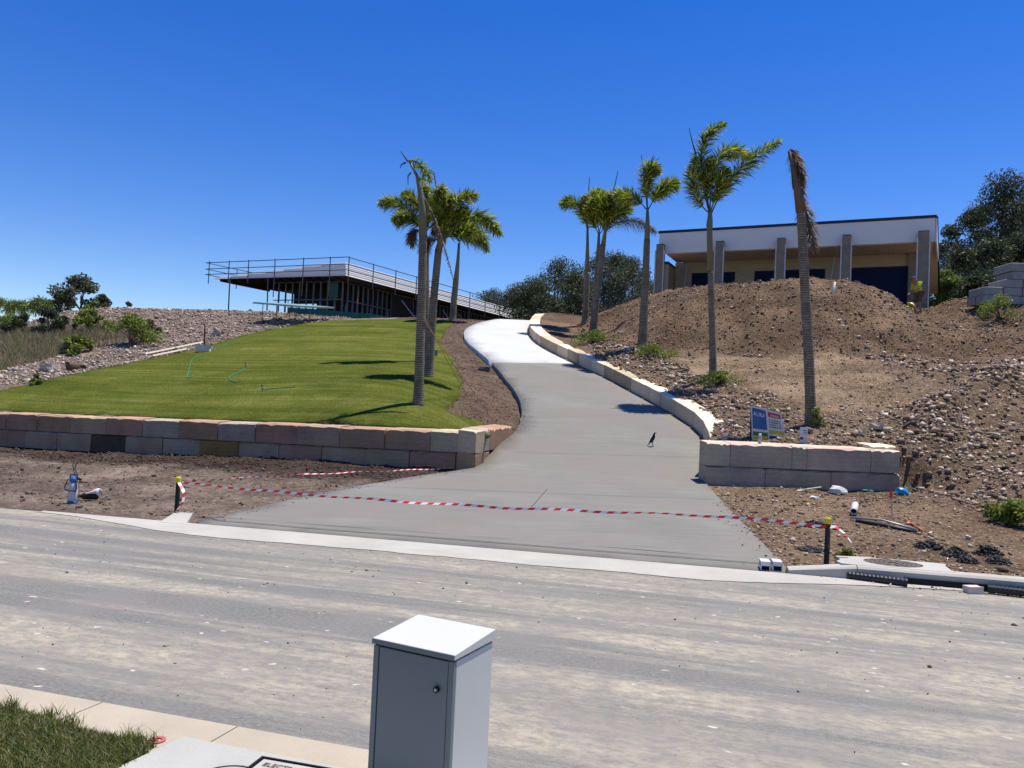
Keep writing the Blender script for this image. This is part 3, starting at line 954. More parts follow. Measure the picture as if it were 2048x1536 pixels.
for i in range(len(ts) - 1):
    a, b = ts[i] - 0.009, ts[i + 1] + 0.009
    ztop = lambda s: wl_top(s)
    da = random.uniform(-.012, .012)
    off = WLn * random.uniform(-0.015, 0.02)
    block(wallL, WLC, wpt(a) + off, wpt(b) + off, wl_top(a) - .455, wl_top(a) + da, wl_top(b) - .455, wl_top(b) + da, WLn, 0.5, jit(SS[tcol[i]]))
for i in range(len(bs) - 1):
    a, b = bs[i] - 0.009, bs[i + 1] + 0.009
    off = WLn * random.uniform(0.0, 0.025)
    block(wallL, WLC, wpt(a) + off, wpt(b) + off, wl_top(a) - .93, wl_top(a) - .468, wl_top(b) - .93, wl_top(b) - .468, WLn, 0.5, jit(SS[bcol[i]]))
# return along the driveway: short stones that run out as the drive climbs
ret = [Vector((p.x, p.y, 0)) for p in DLs[ci:ci + 14]]
acc = [0.0]
for i in range(1, len(ret)):
    acc.append(acc[-1] + (ret[i] - ret[i - 1]).length)
def along(d, P=ret, A=acc):
    d = max(0.0, min(d, A[-1]))
    for i in range(1, len(P)):
        if A[i] >= d:
            t = (d - A[i - 1]) / max(1e-6, A[i] - A[i - 1])
            return P[i - 1].lerp(P[i], t)
    return P[-1]
cuts = [0.02, 0.45, 1.35, 2.35, 3.3]
cuts = [c for c in cuts if c < acc[-1]]
for j in range(len(cuts) - 1):
    a, b = along(cuts[j]), along(cuts[j + 1])
    n_ = Vector((-(b - a).y, (b - a).x, 0)).normalized()
    if n_.x > 0: n_ = -n_
    o1 = n_ * 0.012
    zt = wl_top(0) + 0.01
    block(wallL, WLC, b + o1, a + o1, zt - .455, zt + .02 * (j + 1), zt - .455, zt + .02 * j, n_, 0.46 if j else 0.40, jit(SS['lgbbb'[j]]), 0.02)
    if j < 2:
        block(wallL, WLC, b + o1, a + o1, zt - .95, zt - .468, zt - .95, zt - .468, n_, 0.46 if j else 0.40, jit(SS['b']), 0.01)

# right: front wall
wallR = empty('stone_front_wall', WRa)
tag(wallR, 'short two course sandstone wall beside the driveway mouth, behind the litter', 'stone wall')
def wr_s(px, py):
    r = ray_dir(px, py)
    A = np.array([[r.x, -WRdir.x], [r.y, -WRdir.y]])
    k, s = np.linalg.solve(A, np.array([WRa.x - CAM.x, WRa.y - CAM.y]))
    return s
tR = [wr_s(x, 900) for x in (1412, 1461, 1585, 1615, 1743, 1801)]; tR[0] = 0.0
bR = [wr_s(x, 950) for x in (1412, 1531, 1663, 1801)]; bR[0] = 0.0
SS['y'] = (0.39, 0.355, 0.31); SS['z'] = (0.375, 0.325, 0.285); SS['x'] = (0.33, 0.285, 0.24)
ctp = ['y', 'z', 'y', 'z', 'y']
for i in range(5):
    a, b = WRa + WRdir * (tR[i] + .005), WRa + WRdir * (tR[i + 1] - .005)
    h = 0.04 if i == 4 else 0.0
    h0 = random.uniform(-.012, .012)
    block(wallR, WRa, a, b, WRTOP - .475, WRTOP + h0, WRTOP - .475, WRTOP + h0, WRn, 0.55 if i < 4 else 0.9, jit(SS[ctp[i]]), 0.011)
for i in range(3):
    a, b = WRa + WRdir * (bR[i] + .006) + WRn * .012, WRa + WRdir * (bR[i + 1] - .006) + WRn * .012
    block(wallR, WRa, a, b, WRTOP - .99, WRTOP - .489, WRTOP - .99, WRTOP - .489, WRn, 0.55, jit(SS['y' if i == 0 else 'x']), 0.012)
# a raised stone at the end of the wall, running back into the bank
a, b = WRa + WRdir * (tR[5] - 0.52) + WRn * 0.22, WRa + WRdir * (tR[5] + 0.03) + WRn * 0.22
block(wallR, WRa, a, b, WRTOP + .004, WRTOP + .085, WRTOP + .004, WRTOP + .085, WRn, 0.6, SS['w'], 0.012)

# right: low curved wall up the side of the driveway
wallC = empty('curved_stone_edging', DRs[2])
tag(wallC, 'low curving sandstone block edging climbing the right side of the driveway', 'stone wall')
path = [Vector((p.x, p.y, 0)) for p in DRs]
# first point sits behind the front wall stone
path[0] = path[0] + Vector((0.0, 0.55, 0))
ac = [0.0]
for i in range(1, len(path)):
    ac.append(ac[-1] + (path[i] - path[i - 1]).length)
d = 0.3; j = 0
RC = random.Random(5)
while d < ac[-1] - 0.3:
    Ln = RC.choice((0.9, 1.05, 1.15, 1.3)) if d > 3 else 0.7
    a, b = along(d, path, ac), along(min(d + Ln, ac[-1]), path, ac)
    t = (b - a).normalized()
    n_ = Vector((t.y, -t.x, 0))
    za, zb = float(H_drive(a.x, a.y)), float(H_drive(b.x, b.y))
    hA = max(za + 0.43, WRTOP - 0.005); hB = max(zb + 0.43, WRTOP - 0.005)
    far = d > ac[-1] * 0.74
    c = SS['w'] if not far else (0.50, 0.36, 0.23)
    if RC.random() < .3: c = SS['l']
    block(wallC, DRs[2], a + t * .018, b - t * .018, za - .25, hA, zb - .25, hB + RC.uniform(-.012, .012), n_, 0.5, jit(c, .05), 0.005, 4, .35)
    d += Ln; j += 1

# ------------------------------------------------------------------ palms
def mk_trunk():
    t = NT('ringed_palm_trunk')
    p = t.pos(obj=True)
    w = t.n('ShaderNodeTexWave', wave_type='BANDS', bands_direction='Z')
    w.inputs['Scale'].default_value = 5.5; w.inputs['Distortion'].default_value = 4.0; w.inputs['Detail'].default_value = 2.0
    t.l(p, w.inputs['Vector'])
    f = t.mix(0.5, t.noise(p, 14, 5, .7), t.noise(p, 2.6, 4, .7))
    c = t.ramp(t.mix(0.20, f, w.outputs['Fac']), [(0.30, (0.060, 0.046, 0.031)), (0.5, (0.155, 0.124, 0.087)), (0.70, (0.33, 0.28, 0.205))])
    t.col(c); t.rough(0.9)
    t.bump(t.mix(0.4, f, w.outputs['Fac']), 0.35, 0.015)
    return t.m
M['trunk'] = mk_trunk()
M['shaft'] = pm('palm_crownshaft', (0.135, 0.155, 0.080), (0.17, 0.150, 0.095), 5, 0.6, 0.1, stretch=(3, 3, .4))
M['deadshaft'] = pm('dead_palm_sheath', (0.19, 0.125, 0.075), (0.10, 0.065, 0.042), 7, 0.85, 0.3, stretch=(4, 4, .5))
M['spear'] = pm('palm_spear', (0.055, 0.06, 0.035), rough=0.6)
M['rachis'] = pm('palm_rachis', (0.15, 0.16, 0.05), rough=0.6)

def bez(p0, p1, p2, t):
    return p0 * (1 - t) ** 2 + p1 * 2 * t * (1 - t) + p2 * t * t

def frond(parent, org, p0, p1, p2, leaf=0.46, nn=72, ring=6, seed=0, dead=False, bare=0.14, dens=1.0, tint=(1, 1, 1)):
    R = np.random.default_rng(seed)
    V, F, C = [], [], []
    pts = [bez(p0, p1, p2, i / 24) for i in range(25)]
    L = sum((pts[i + 1] - pts[i]).length for i in range(24))
    # stalk
    mb = MB().tube([q - org for q in pts], [0.022 * (1 - 0.85 * i / 24) + 0.003 for i in range(25)], 5, caps=False)
    V += mb.v; 
    for f in mb.f:
        F.append((f[0], f[1], f[2])); F.append((f[0], f[2], f[3]))
    sc = (0.17, 0.12, 0.07) if dead else (0.16, 0.165, 0.06)
    C += [(*sc, 1)] * len(mb.v)
    base_cols = ([(0.20, 0.14, 0.085), (0.27, 0.20, 0.12), (0.13, 0.09, 0.055)] if dead else
                 [(0.15, 0.235, 0.034), (0.25, 0.35, 0.045), (0.38, 0.45, 0.06), (0.55, 0.54, 0.11), (0.065, 0.11, 0.02)])
    for i in range(nn):
        t = bare + (1 - bare) * (i + R.uniform(0, .8)) / nn
        t = min(t, 0.995)
        p = bez(p0, p1, p2, t)
        tg = (bez(p0, p1, p2, min(1, t + .02)) - bez(p0, p1, p2, max(0, t - .02))).normalized()
        a = tg.cross(Vector((0, 0, 1)))
        a = a.normalized() if a.length > .05 else Vector((1, 0, 0))
        b = a.cross(tg)
        prof = (0.30 + 0.70 * min(1, t / .32)) * (1.0 if t < .7 else 1 - (t - .7) / .3 * .62)
        for k in range(ring):
            an = 2 * math.pi * (k + R.uniform(-.28, .28)) / ring + i * 0.9
            side = a * math.cos(an) + b * math.sin(an)
            fwd = R.uniform(.35, .9)
            dv = (side + tg * fwd).normalized()
            ln = leaf * prof * R.uniform(.75, 1.15)
            w = R.uniform(.018, .031) * (0.6 if dead else 1.0) * max(.8, leaf / .5)
            wd = dv.cross(tg)
            wd = wd.normalized() if wd.length > .01 else a
            wd = (wd + Vector(R.uniform(-.4, .4, 3))).normalized()
            droop = Vector((0, 0, -1)) * ln * R.uniform(.10, .32) * (2.2 if dead else 1)
            m1 = p + dv * ln * .5 + droop * .3
            m2 = p + dv * ln + droop
            s = len(V)
            V += [tuple(q - org) for q in (p - wd * w * .5, p + wd * w * .5, m1 + wd * w, m1 - wd * w, m2)]
            F += [(s, s + 1, s + 2), (s, s + 2, s + 3), (s + 3, s + 2, s + 4)]
            c = base_cols[int(R.integers(len(base_cols)))]
            f_ = R.uniform(.8, 1.25)
            col = (c[0] * f_ * tint[0], c[1] * f_ * tint[1], c[2] * f_ * tint[2], 1)
            C += [col] * 4
            if R.random() < .15 and not dead:
                C += [(0.24, 0.19, 0.09, 1)]
            else:
                C += [col]
    return nmesh('frond', np.array(V), np.array(F), M['leaf'], parent, np.array(C))

PALM_N = [0]
def palm(label, d, trunk, rad, shaft, srad, fronds, spears=(), leaf=0.46, dead_shaft=False, group='palms lining the driveway', H=None):
    """trunk / shaft: photo points from the ground up at distance d; fronds: three photo points each with depth offsets"""
    base = at(*trunk[0], d)
    if H is not None:
        base = hit(*trunk[0], H, d0=14); d = base.y
    root = empty('palm_tree', base)
    tag(root, label, 'palm tree', group)
    def w(px, py, dd=0.0):
        return at(px, py, d + dd)
    # trunk, smoothed and slightly uneven
    ks = [w(*p) for p in trunk]
    ks[0] = base + Vector((0, 0, -0.15))
    pts, rr = [], []
    N = 26
    for i in range(N + 1):
        t = i / N * (len(ks) - 1)
        a = min(int(t), len(ks) - 2)
        p = ks[a].lerp(ks[a + 1], t - a)
        pts.append(p - base)
        u = i / N
        r = rad[0] * (1 - u) + rad[1] * u + 0.06 * math.exp(-u * 16) * rad[0] / 0.15
        rr.append(.92 * r * (1 + random.uniform(-.018, .018)))
    mb = MB().tube(pts, rr, 12)
    mb.build('trunk', M['trunk'], root, True)
    sp = [w(*p) - base for p in shaft]
    MB().tube(sp, list(srad), 10).build('crownshaft', M['deadshaft'] if dead_shaft else M['shaft'], root, True)
    for f in fronds:
        PALM_N[0] += 1
        k = dict(f[3]) if len(f) > 3 else {}
        d1, d2 = k.pop('dd', (random.uniform(-.35, .35), random.uniform(-.6, .6)))
        lf = k.pop('leaf', leaf)
        frond(root, base, w(*f[0]), w(*f[1], d1), w(*f[2], d2), lf, seed=100 + PALM_N[0], **k)
    for s_ in spears:
        P = [w(*p) - base for p in s_]
        MB().tube(P, [(0.030 - 0.020 * i / (len(P) - 1)) * max(.8, d / 26) for i in range(len(P))], 6).build('spear_leaf', M['spear'], root)
    return root

Y = dict(tint=(1.25, 1.12, .9))
# left row, nearest first
palm('nearest palm on the lawn, snapped top with a few stub leaves', 19.6, [(837, 809), (840, 700), (844, 580), (846, 470)], (.138, .112),
     [(846, 472), (845, 420), (840, 380), (834, 352), (818, 322)], (.112, .098, .07, .042, .02),
     [((826, 336), (850, 326), (862, 362), dict(leaf=.30, nn=20, ring=3, bare=.05)), ((818, 322), (838, 318), (852, 345), dict(leaf=.26, nn=16, ring=3, bare=.0)),
      ((836, 360), (846, 350), (851, 372), dict(leaf=.22, nn=12, ring=3, bare=.0)), ((848, 398), (872, 430), (907, 560), dict(dead=True, leaf=.10, nn=50, ring=5, bare=.0))],
     [[(816, 323), (808, 312), (801, 302)], [(812, 325), (803, 329), (800, 336)], [(822, 345), (816, 352), (816, 370)], ], H=H_left)
palm('lawn palm standing right behind the nearest snapped palm', 28.5, [(853, 722), (852, 620), (851, 500)], (.165, .135),
     [(851, 500), (850, 470), (850, 455)], (.11, .09, .05),
     [((850, 462), (800, 385), (760, 408)), ((848, 464), (815, 420), (790, 442), Y), ((850, 460), (840, 390), (806, 388), Y), ((852, 462), (862, 400), (850, 372), Y),
      ((851, 464), (880, 430), (868, 470), dict(dead=True, leaf=.35)), ((848, 465), (820, 450), (824, 490), dict(dead=True, leaf=.36)), ((852, 462), (872, 398), (885, 388))],
     [[(856, 455), (860, 400), (858, 338)]], leaf=.52)
palm('leaning dark trunked palm with wide arching fronds over lawn', 24, [(856, 753), (862, 680), (868, 590), (877, 500)], (.155, .12),
     [(877, 502), (882, 480), (884, 466)], (.12, .09, .05),
     [((885, 478), (895, 378), (953, 392), Y), ((886, 480), (948, 392), (999, 466)), ((883, 476), (866, 392), (886, 374)), ((884, 478), (905, 420), (935, 420), Y),
      ((886, 480), (930, 450), (945, 470)), ((882, 482), (850, 470), (846, 500), dict(dead=True, leaf=.35)), ((884, 478), (880, 410), (905, 395))],
     [[(882, 470), (876, 400), (868, 345), (858, 338)]], leaf=.5, H=H_left)
palm('farthest lawn palm, thin trunk swelling towards its foot', 41, [(905, 641), (908, 600), (912, 560)], (.20, .17),
     [(912, 562), (916, 520), (918, 486)], (.15, .09, .06),
     [((918, 484), (955, 432), (974, 502)), ((918, 484), (892, 440), (880, 478)), ((918, 482), (922, 430), (950, 440)), ((918, 482), (912, 440), (898, 430)), ((918, 484), (940, 455), (962, 480), dict(dead=True))], (), leaf=.7)
# right row, nearest first
palm('bare dead palm behind the front wall, withered fronds hanging down', 18, [(1623, 846), (1617, 700), (1609, 560), (1602, 420)], (.128, .112),
     [(1602, 422), (1598, 395), (1592, 365), (1585, 330), (1578, 302)], (.125, .11, .075, .05, .035),
     [((1580, 300), (1590, 290), (1612, 420), dict(dead=True, leaf=.30, ring=4)), ((1600, 392), (1612, 420), (1630, 500), dict(dead=True, leaf=.36, ring=4)), ((1583, 306), (1598, 310), (1606, 372), dict(dead=True, leaf=.25, ring=4))],
     [[(1600, 400), (1586, 375), (1582, 330), (1580, 302)], [(1606, 400), (1612, 430), (1628, 485)]], dead_shaft=True, H=lambda x, y: H_right(x, y, False))
palm('tallest leafy palm with upright fronds in front of the white house', 24.4, [(1427, 756), (1424, 650), (1421, 540)], (.13, .10),
     [(1421, 542), (1419, 460), (1419, 450), (1420, 436), (1420, 418)], (.102, .092, .105, .085, .05),
     [((1418, 424), (1376, 262), (1450, 248)), ((1420, 422), (1420, 262), (1500, 312), Y), ((1423, 426), (1462, 330), (1560, 282)), ((1416, 424), (1375, 390), (1390, 318), Y),
      ((1419, 424), (1405, 340), (1424, 320)), ((1421, 424), (1440, 360), (1450, 340))],
     [[(1392, 310), (1385, 285), (1378, 256)]], leaf=.5, H=lambda x, y: H_right(x, y, False))
palm('palm with one curled upright frond beside the mound end', 29, [(1285, 699), (1288, 620), (1291, 560), (1294, 480)], (.20, .135),
     [(1294, 482), (1295, 445), (1295, 415)], (.115, .085, .045),
     [((1294, 416), (1284, 300), (1318, 345)), ((1297, 418), (1325, 362), (1354, 366)), ((1292, 418), (1262, 378), (1232, 392)), ((1295, 414), (1292, 350), (1304, 330), Y)],
     [[(1290, 345), (1286, 328), (1282, 310)]], leaf=.55, H=lambda x, y: H_right(x, y, False))
palm('leaning palm with a tall straight spear leaf, right of a cluster', 35, [(1186, 673), (1192, 610), (1200, 540), (1206, 490)], (.17, .14),
     [(1206, 492), (1210, 465), (1214, 440)], (.12, .08, .05),
     [((1211, 458), (1222, 380), (1262, 398)), ((1214, 460), (1262, 420), (1312, 464), dict(dead=True, leaf=.5)), ((1212, 456), (1212, 392), (1232, 384), Y), ((1213, 458), (1238, 415), (1258, 412)), ((1210, 458), (1200, 410), (1208, 386))],
     [[(1214, 440), (1225, 392), (1236, 342)]], leaf=.6, H=lambda x, y: H_right(x, y, False))
palm('short yellowish palm in the middle of the far cluster', 37, [(1184, 664), (1190, 600), (1195, 520)], (.15, .12),
     [(1195, 522), (1197, 490), (1198, 465)], (.10, .08, .05),
     [((1198, 466), (1186, 392), (1200, 384), Y), ((1197, 468), (1178, 430), (1186, 398), Y), ((1198, 466), (1210, 420), (1205, 392)), ((1199, 468), (1222, 440), (1225, 420))], (), leaf=.6, H=lambda x, y: H_right(x, y, False))
palm('leftmost palm of the far cluster, fronds spread to the left', 39.5, [(1170, 647), (1172, 600), (1174, 545)], (.19, .15),
     [(1174, 547), (1175, 495), (1175, 458)], (.135, .08, .05),
     [((1174, 458), (1160, 384), (1121, 408)), ((1175, 456), (1180, 388), (1196, 384), Y), ((1176, 458), (1192, 425), (1200, 400)), ((1174, 458), (1168, 420), (1170, 392))],
     [[(1175, 458), (1176, 405), (1179, 354)]], leaf=.62, H=lambda x, y: H_right(x, y, False))

# ------------------------------------------------------------------ house on the right
M['white_clad'] = pm('white_fascia_board', (0.74, 0.73, 0.70), (0.70, 0.69, 0.66), 0.8, 0.55, 0.05)
M['dark_trim'] = pm('dark_blue_flashing', (0.02, 0.03, 0.08), rough=0.45)
M['render_grey'] = pm('grey_blockwork', (0.26, 0.225, 0.18), (0.19, 0.165, 0.13), 3, 0.9, 0.4)
M['bead'] = pm('pale_corner_bead', (0.62, 0.60, 0.56), rough=0.7)
M['ply'] = pm('plywood_sheet', (0.43, 0.365, 0.28), (0.36, 0.30, 0.225), 2, 0.75, 0.08, stretch=(1, 1, 6))
M['lining'] = pm('timber_lining_board', (0.62, 0.54, 0.44), (0.50, 0.42, 0.33), 1.6, 0.65, 0.1, stretch=(1, 6, 1))
M['wrap_blue'] = pm('dark_blue_glazing_film', (0.008, 0.018, 0.070), (0.006, 0.012, 0.045), 2, 0.5, 0.0, spec=0.08)
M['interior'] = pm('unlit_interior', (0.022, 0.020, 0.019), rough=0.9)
M['steel'] = pm('galvanised_steel', (0.42, 0.43, 0.44), (0.33, 0.34, 0.35), 5, 0.45, 0.05, metal=0.6)
M['roofmetal'] = pm('grey_roof_sheet', (0.40, 0.41, 0.42), rough=0.5)
HA = Vector((8.25, 42.7, 0)); HB = Vector((20.15, 37.05, 0))
hu = (HB - HA).normalized(); hw = Vector((-hu.y, hu.x, 0))
LEN = (HB - HA).length
houseR = empty('house_with_portico', HA + Vector((0, 0, 7.0)))
tag(houseR, 'single storey house shell with deep white fascia and block columns', 'house')
HO = houseR.location.copy()
Ru = Matrix(((hu.x, hw.x, 0), (hu.y, hw.y, 0), (0, 0, 1)))
def hp(u, w, z): return hu * u + hw * w + Vector((0, 0, z))       # house frame, z above floor
def hbox(name, m, u0, u1, w0, w1, z0, z1, parent=None):
    mb = MB()
    mb.hexa([hp(u0, w0, z0), hp(u1, w0, z0), hp(u1, w1, z0), hp(u0, w1, z0), hp(u0, w0, z1), hp(u1, w0, z1), hp(u1, w1, z1), hp(u0, w1, z1)])
    return mb.build(name, m, parent or houseR)
TOP, FB = 5.0, 3.72
fall, DEP = 0.17, 11.0
FLR = 0.85                                                 # the eave splays out towards the back
def rz(w): return TOP - fall * w
def slabpoly(name, m, pts, parent=None):
    mb = MB(); mb.hexa(pts); return mb.build(name, m, parent or houseR)
slabpoly('roof', M['roofmetal'], [hp(-.05, .14, rz(0) - .22), hp(LEN + .02, .14, rz(0) - .22), hp(LEN + FLR, DEP, rz(DEP) - .2), hp(-.05, DEP, rz(DEP) - .2),
                                  hp(-.05, .14, rz(0) - .04), hp(LEN + .02, .14, rz(0) - .04), hp(LEN + FLR, DEP, rz(DEP)), hp(-.05, DEP, rz(DEP))])
fa = hbox('fascia', M['white_clad'], -.42, LEN, 0.0, 0.12, FB, TOP - .14)
hbox('flashing', M['dark_trim'], -.46, LEN + .06, -.05, 0.16, TOP - .137, TOP, fa)
slabpoly('side_fascia', M['white_clad'], [hp(LEN + .023, .123, FB), hp(LEN + .09, .123, FB), hp(LEN + .09 + .5 * .85, 5.5, rz(5.5) - .3), hp(LEN + .023 + .5 * .85, 5.5, rz(5.5) - .3),
                                         hp(LEN + .023, .123, TOP - .12), hp(LEN + .09, .123, TOP - .12), hp(LEN + .09 + .5 * .85, 5.5, rz(5.5) - .1), hp(LEN + .023 + .5 * .85, 5.5, rz(5.5) - .1)])
slabpoly('side_flashing', M['dark_trim'], [hp(LEN + .02, .163, TOP - .117), hp(LEN + .13, .163, TOP - .117), hp(LEN + FLR + .11, DEP, rz(DEP) - .10), hp(LEN + FLR, DEP, rz(DEP) - .10),
                                          hp(LEN + .02, .163, TOP - .02), hp(LEN + .13, .163, TOP - .02), hp(LEN + FLR + .11, DEP, rz(DEP) + .02), hp(LEN + FLR, DEP, rz(DEP) + .02)])
# raking lining under the right eave
slabpoly('eave_lining', M['lining'], [hp(LEN - .9, .8, rz(.8) - .34), hp(LEN + .13, .8, rz(.8) - .34), hp(LEN + FLR, DEP, rz(DEP) - .31), hp(LEN - .9, DEP, rz(DEP) - .31),
                                     hp(LEN - .9, .8, rz(.8) - .25), hp(LEN + .13, .8, rz(.8) - .25), hp(LEN + FLR, DEP, rz(DEP) - .21), hp(LEN - .9, DEP, rz(DEP) - .21)])
nb = 46
BW = 2.6
for k in range(nb):                                       # ceiling boards run front to back
    u0, u1 = LEN * k / nb, LEN * (k + 1) / nb - 0.012
    ob = hbox('lining_board', M['lining'], u0, u1, .125, BW, FB - .03 + 0.006 * (k % 2), FB + .03)
hbox('ply_wall', M['ply'], -.08, LEN - .95, BW, BW + .12, 3.05, FB - .035)
def hu_of(px, py, wback):
    r = ray_dir(px, py)
    o_ = HA + hw * wback
    A = np.array([[r.x, -hu.x], [r.y, -hu.y]])
    k, s = np.linalg.solve(A, np.array([o_.x - CAM.x, o_.y - CAM.y]))
    return s
opens = [(1383, 1418), (1446, 1470), (1508, 1548), (1566, 1602), (1612, 1650), (1702, 1816)]
ou = [(hu_of(a, 560, BW), hu_of(b, 560, BW)) for a, b in opens]
prev = -.08
for i, (a, b) in enumerate(ou):
    a = max(a, prev + .08)
    hbox('wall_panel', M['ply'], prev, a, BW + .004, BW + .10, 0.0, 3.046)
    wn_ = hbox('opening', M['wrap_blue'], a, b, BW + .05, BW + .08, 0.0, 3.046)
    hbox('frame', M['dark_trim'], a, a + .05, BW + .0, BW + .045, 0, 3.04, wn_)
    hbox('frame', M['dark_trim'], b - .05, b, BW + .0, BW + .045, 0, 3.04, wn_)
    hbox('frame', M['dark_trim'], a + .051, b - .051, BW + .0, BW + .045, 2.98, 3.04, wn_)
    prev = b
hbox('wall_panel', M['render_grey'], prev, LEN - .55, BW - .2, BW + .10, 0.0, FB - .04)
hbox('end_wall', M['render_grey'], LEN - .95, LEN - .75, BW + .13, DEP - .3, 0.0, 3.0)
hbox('end_wall', M['interior'], .35, .5, BW + .6, DEP - .3, 0.0, 3.0)
hbox('back_wall', M['interior'], .51, LEN - .96, DEP - .5, DEP - .35, 0.0, 3.0)
hbox('floor_slab', M['conc_kerb'], -.2, LEN + .1, -.3, DEP, -.25, -0.004)
for j, px in enumerate((1322, 1440, 1562, 1692, 1845)):
    uc = hu_of(px, 540, 0)
    wd_ = 0.20 if j != 4 else .23
    cm = hbox('column', M['render_grey'], uc - wd_, uc + wd_, -.42, -.004, -0.2, FB + .42)
    for s_ in (-1, 1):
        hbox('corner_bead', M['bead'], uc + s_ * (wd_ + .032) - .03, uc + s_ * (wd_ + .032) + .03, -.45, -.38, -0.2, FB + .10, cm)
    hbox('column_cap', M['dark_trim'], uc - wd_ - .01, uc + wd_ + .01, -.43, -.005, FB + .423, FB + .45, cm)
# raking props inside the portico
for (a, b, w0) in (((1652, 556), (1668, 508), 1.6), ((1690, 548), (1676, 505), 1.7), ((1358, 566), (1373, 515), 2.0)):
    u0, u1 = hu_of(*a, w0), hu_of(*b, w0)
    MB().bar(hp(u0, w0, 0.0), hp(u1, w0 + .3, 3.55), .045).build('prop', M['steel'], houseR)
# low side wing at the left end
hbox('side_wing', M['ply'], -.62, -.12, 1.2, 5.0, -0.2, 3.35)
hbox('wing_roof', M['dark_trim'], -.75, -.10, 1.05, 5.2, 3.354, 3.48)
hbox('wing_screen', M['dark'], -.60, -.45, 1.05, 1.19, 1.2, 3.30)

# ------------------------------------------------------------------ house under construction on the left
M['grey_clad'] = pm('grey_roof_cladding', (0.74, 0.74, 0.73), (0.68, 0.68, 0.67), 1.0, 0.5, 0.25, stretch=(.1, .1, 12), bscale=6)
M['frame_steel'] = pm('steel_stud', (0.13, 0.145, 0.16), rough=0.5, metal=0.3)
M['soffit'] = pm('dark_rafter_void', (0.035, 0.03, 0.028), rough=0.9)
M['sarking'] = pm('green_wrap', (0.04, 0.10, 0.09), rough=0.6)
M['silt'] = pm('green_silt_fabric', (0.015, 0.085, 0.085), (0.02, 0.12, 0.115), 4, 0.8, 0.2)
LZ = 9.38                                                  # underside of the fascia
LC = at(692, 550, 47.0); LC.z = LZ
LL = at(428, 557, 50.9); LL.z = LZ
LR = at(1014, 633.5, 65.0); LR.z = LZ
la = (LL - LC); LaL = la.length; la.normalize()
lb = (LR - LC); LbL = lb.length * 1.12; lb.normalize()
lin = (la + lb).normalized()
houseL = empty('unfinished_house', Vector((LC.x, LC.y, 7.0)))
tag(houseL, 'long low house under construction, steel stud walls under a grey roof', 'house')
LO = houseL.location.copy()
def lp(a, b, z): return Vector((LC.x, LC.y, 0)) + la * a + lb * b + Vector((0, 0, z)) - LO
def lhex(name, m, a0, a1, b0, b1, z0, z1, parent=None):
    return MB().hexa([lp(a0, b0, z0), lp(a1, b0, z0), lp(a1, b1, z0), lp(a0, b1, z0), lp(a0, b0, z1), lp(a1, b0, z1), lp(a1, b1, z1), lp(a0, b1, z1)]).build(name, m, parent or houseL)
FH = 0.90
# roof cladding along the right side, then the tapering front
LB_ = .42                                                  # cladding leans back from the eave
MB().hexa([lp(0, 0, LZ), lp(.12, .12, LZ), lp(.12, LbL, LZ), lp(0, LbL, LZ), lp(LB_, LB_, LZ + FH), lp(LB_ + .12, LB_ + .12, LZ + FH), lp(LB_ + .12, LbL, LZ + FH), lp(LB_, LbL, LZ + FH)]).build('roof_cladding', M['grey_clad'], houseL)
fr = MB()
fr.hexa([lp(.003, -.003, LZ), lp(1.6, 0, LZ), lp(1.6, .12, LZ), lp(.123, .117, LZ), lp(LB_ + .003, LB_ - .003, LZ + FH), lp(1.6, LB_, LZ + FH), lp(1.6, LB_ + .12, LZ + FH), lp(LB_ + .123, LB_ + .117, LZ + FH)])
fr.hexa([lp(1.601, 0, LZ), lp(LaL, 0, LZ), lp(LaL, .12, LZ), lp(1.601, .12, LZ), lp(1.601, LB_, LZ + FH), lp(LaL, .03, LZ + .07), lp(LaL, .15, LZ + .07), lp(1.601, LB_ + .12, LZ + FH)])
fr.build('roof_cladding', M['grey_clad'], houseL)
for k in range(6):
    zz = LZ + .13 + k * .13
    aend = LaL - (LaL - 1.6) * max(0, (zz + .03 - LZ - .07)) / (FH - .07)
    io = LB_ * (zz - LZ) / FH - .03
    lhex('cladding_rib', M['grey_clad'], io, io + .03, io + .04, LbL, zz, zz + .022)
    lhex('cladding_rib', M['grey_clad'], io, max(1.6, aend) - .4, io, io + .03, zz, zz + .022)
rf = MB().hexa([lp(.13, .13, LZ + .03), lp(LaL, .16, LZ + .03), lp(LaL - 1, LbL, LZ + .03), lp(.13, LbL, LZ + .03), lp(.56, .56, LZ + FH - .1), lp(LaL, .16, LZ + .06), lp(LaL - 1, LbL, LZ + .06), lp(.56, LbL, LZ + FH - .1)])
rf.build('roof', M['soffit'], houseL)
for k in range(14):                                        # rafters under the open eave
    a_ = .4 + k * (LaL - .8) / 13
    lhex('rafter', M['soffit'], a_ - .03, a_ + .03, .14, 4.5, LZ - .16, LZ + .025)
lhex('floor_slab', M['conc_kerb'], 1.0, LaL - 3.6, 1.2, LbL - .5, 6.8, 7.02)
SB = 1.1                                                   # walls stand back under the eave
zb, zt = 7.03, LZ - .17
A0 = SB; A1 = LaL - 3.9
for k in range(int((A1 - A0) / .55) + 1):
    a_ = A0 + k * .55
    lhex('stud', M['frame_steel'], a_ - .035, a_ + .035, SB, SB + .09, zb, zt)
for k in range(int((LbL - SB - 1.2) / .5) + 1):
    b_ = SB + .6 + k * .5
    lhex('stud', M['frame_steel'], SB, SB + .09, b_ - .035, b_ + .035, zb, zt)
for z_ in (8.05, zt - .002):
    lhex('noggin', M['frame_steel'], A0 + .04, A1, SB + .02, SB + .07, z_, z_ + .06)
    lhex('noggin', M['frame_steel'], SB + .02, SB + .07, SB + .64, LbL - .6, z_, z_ + .06)
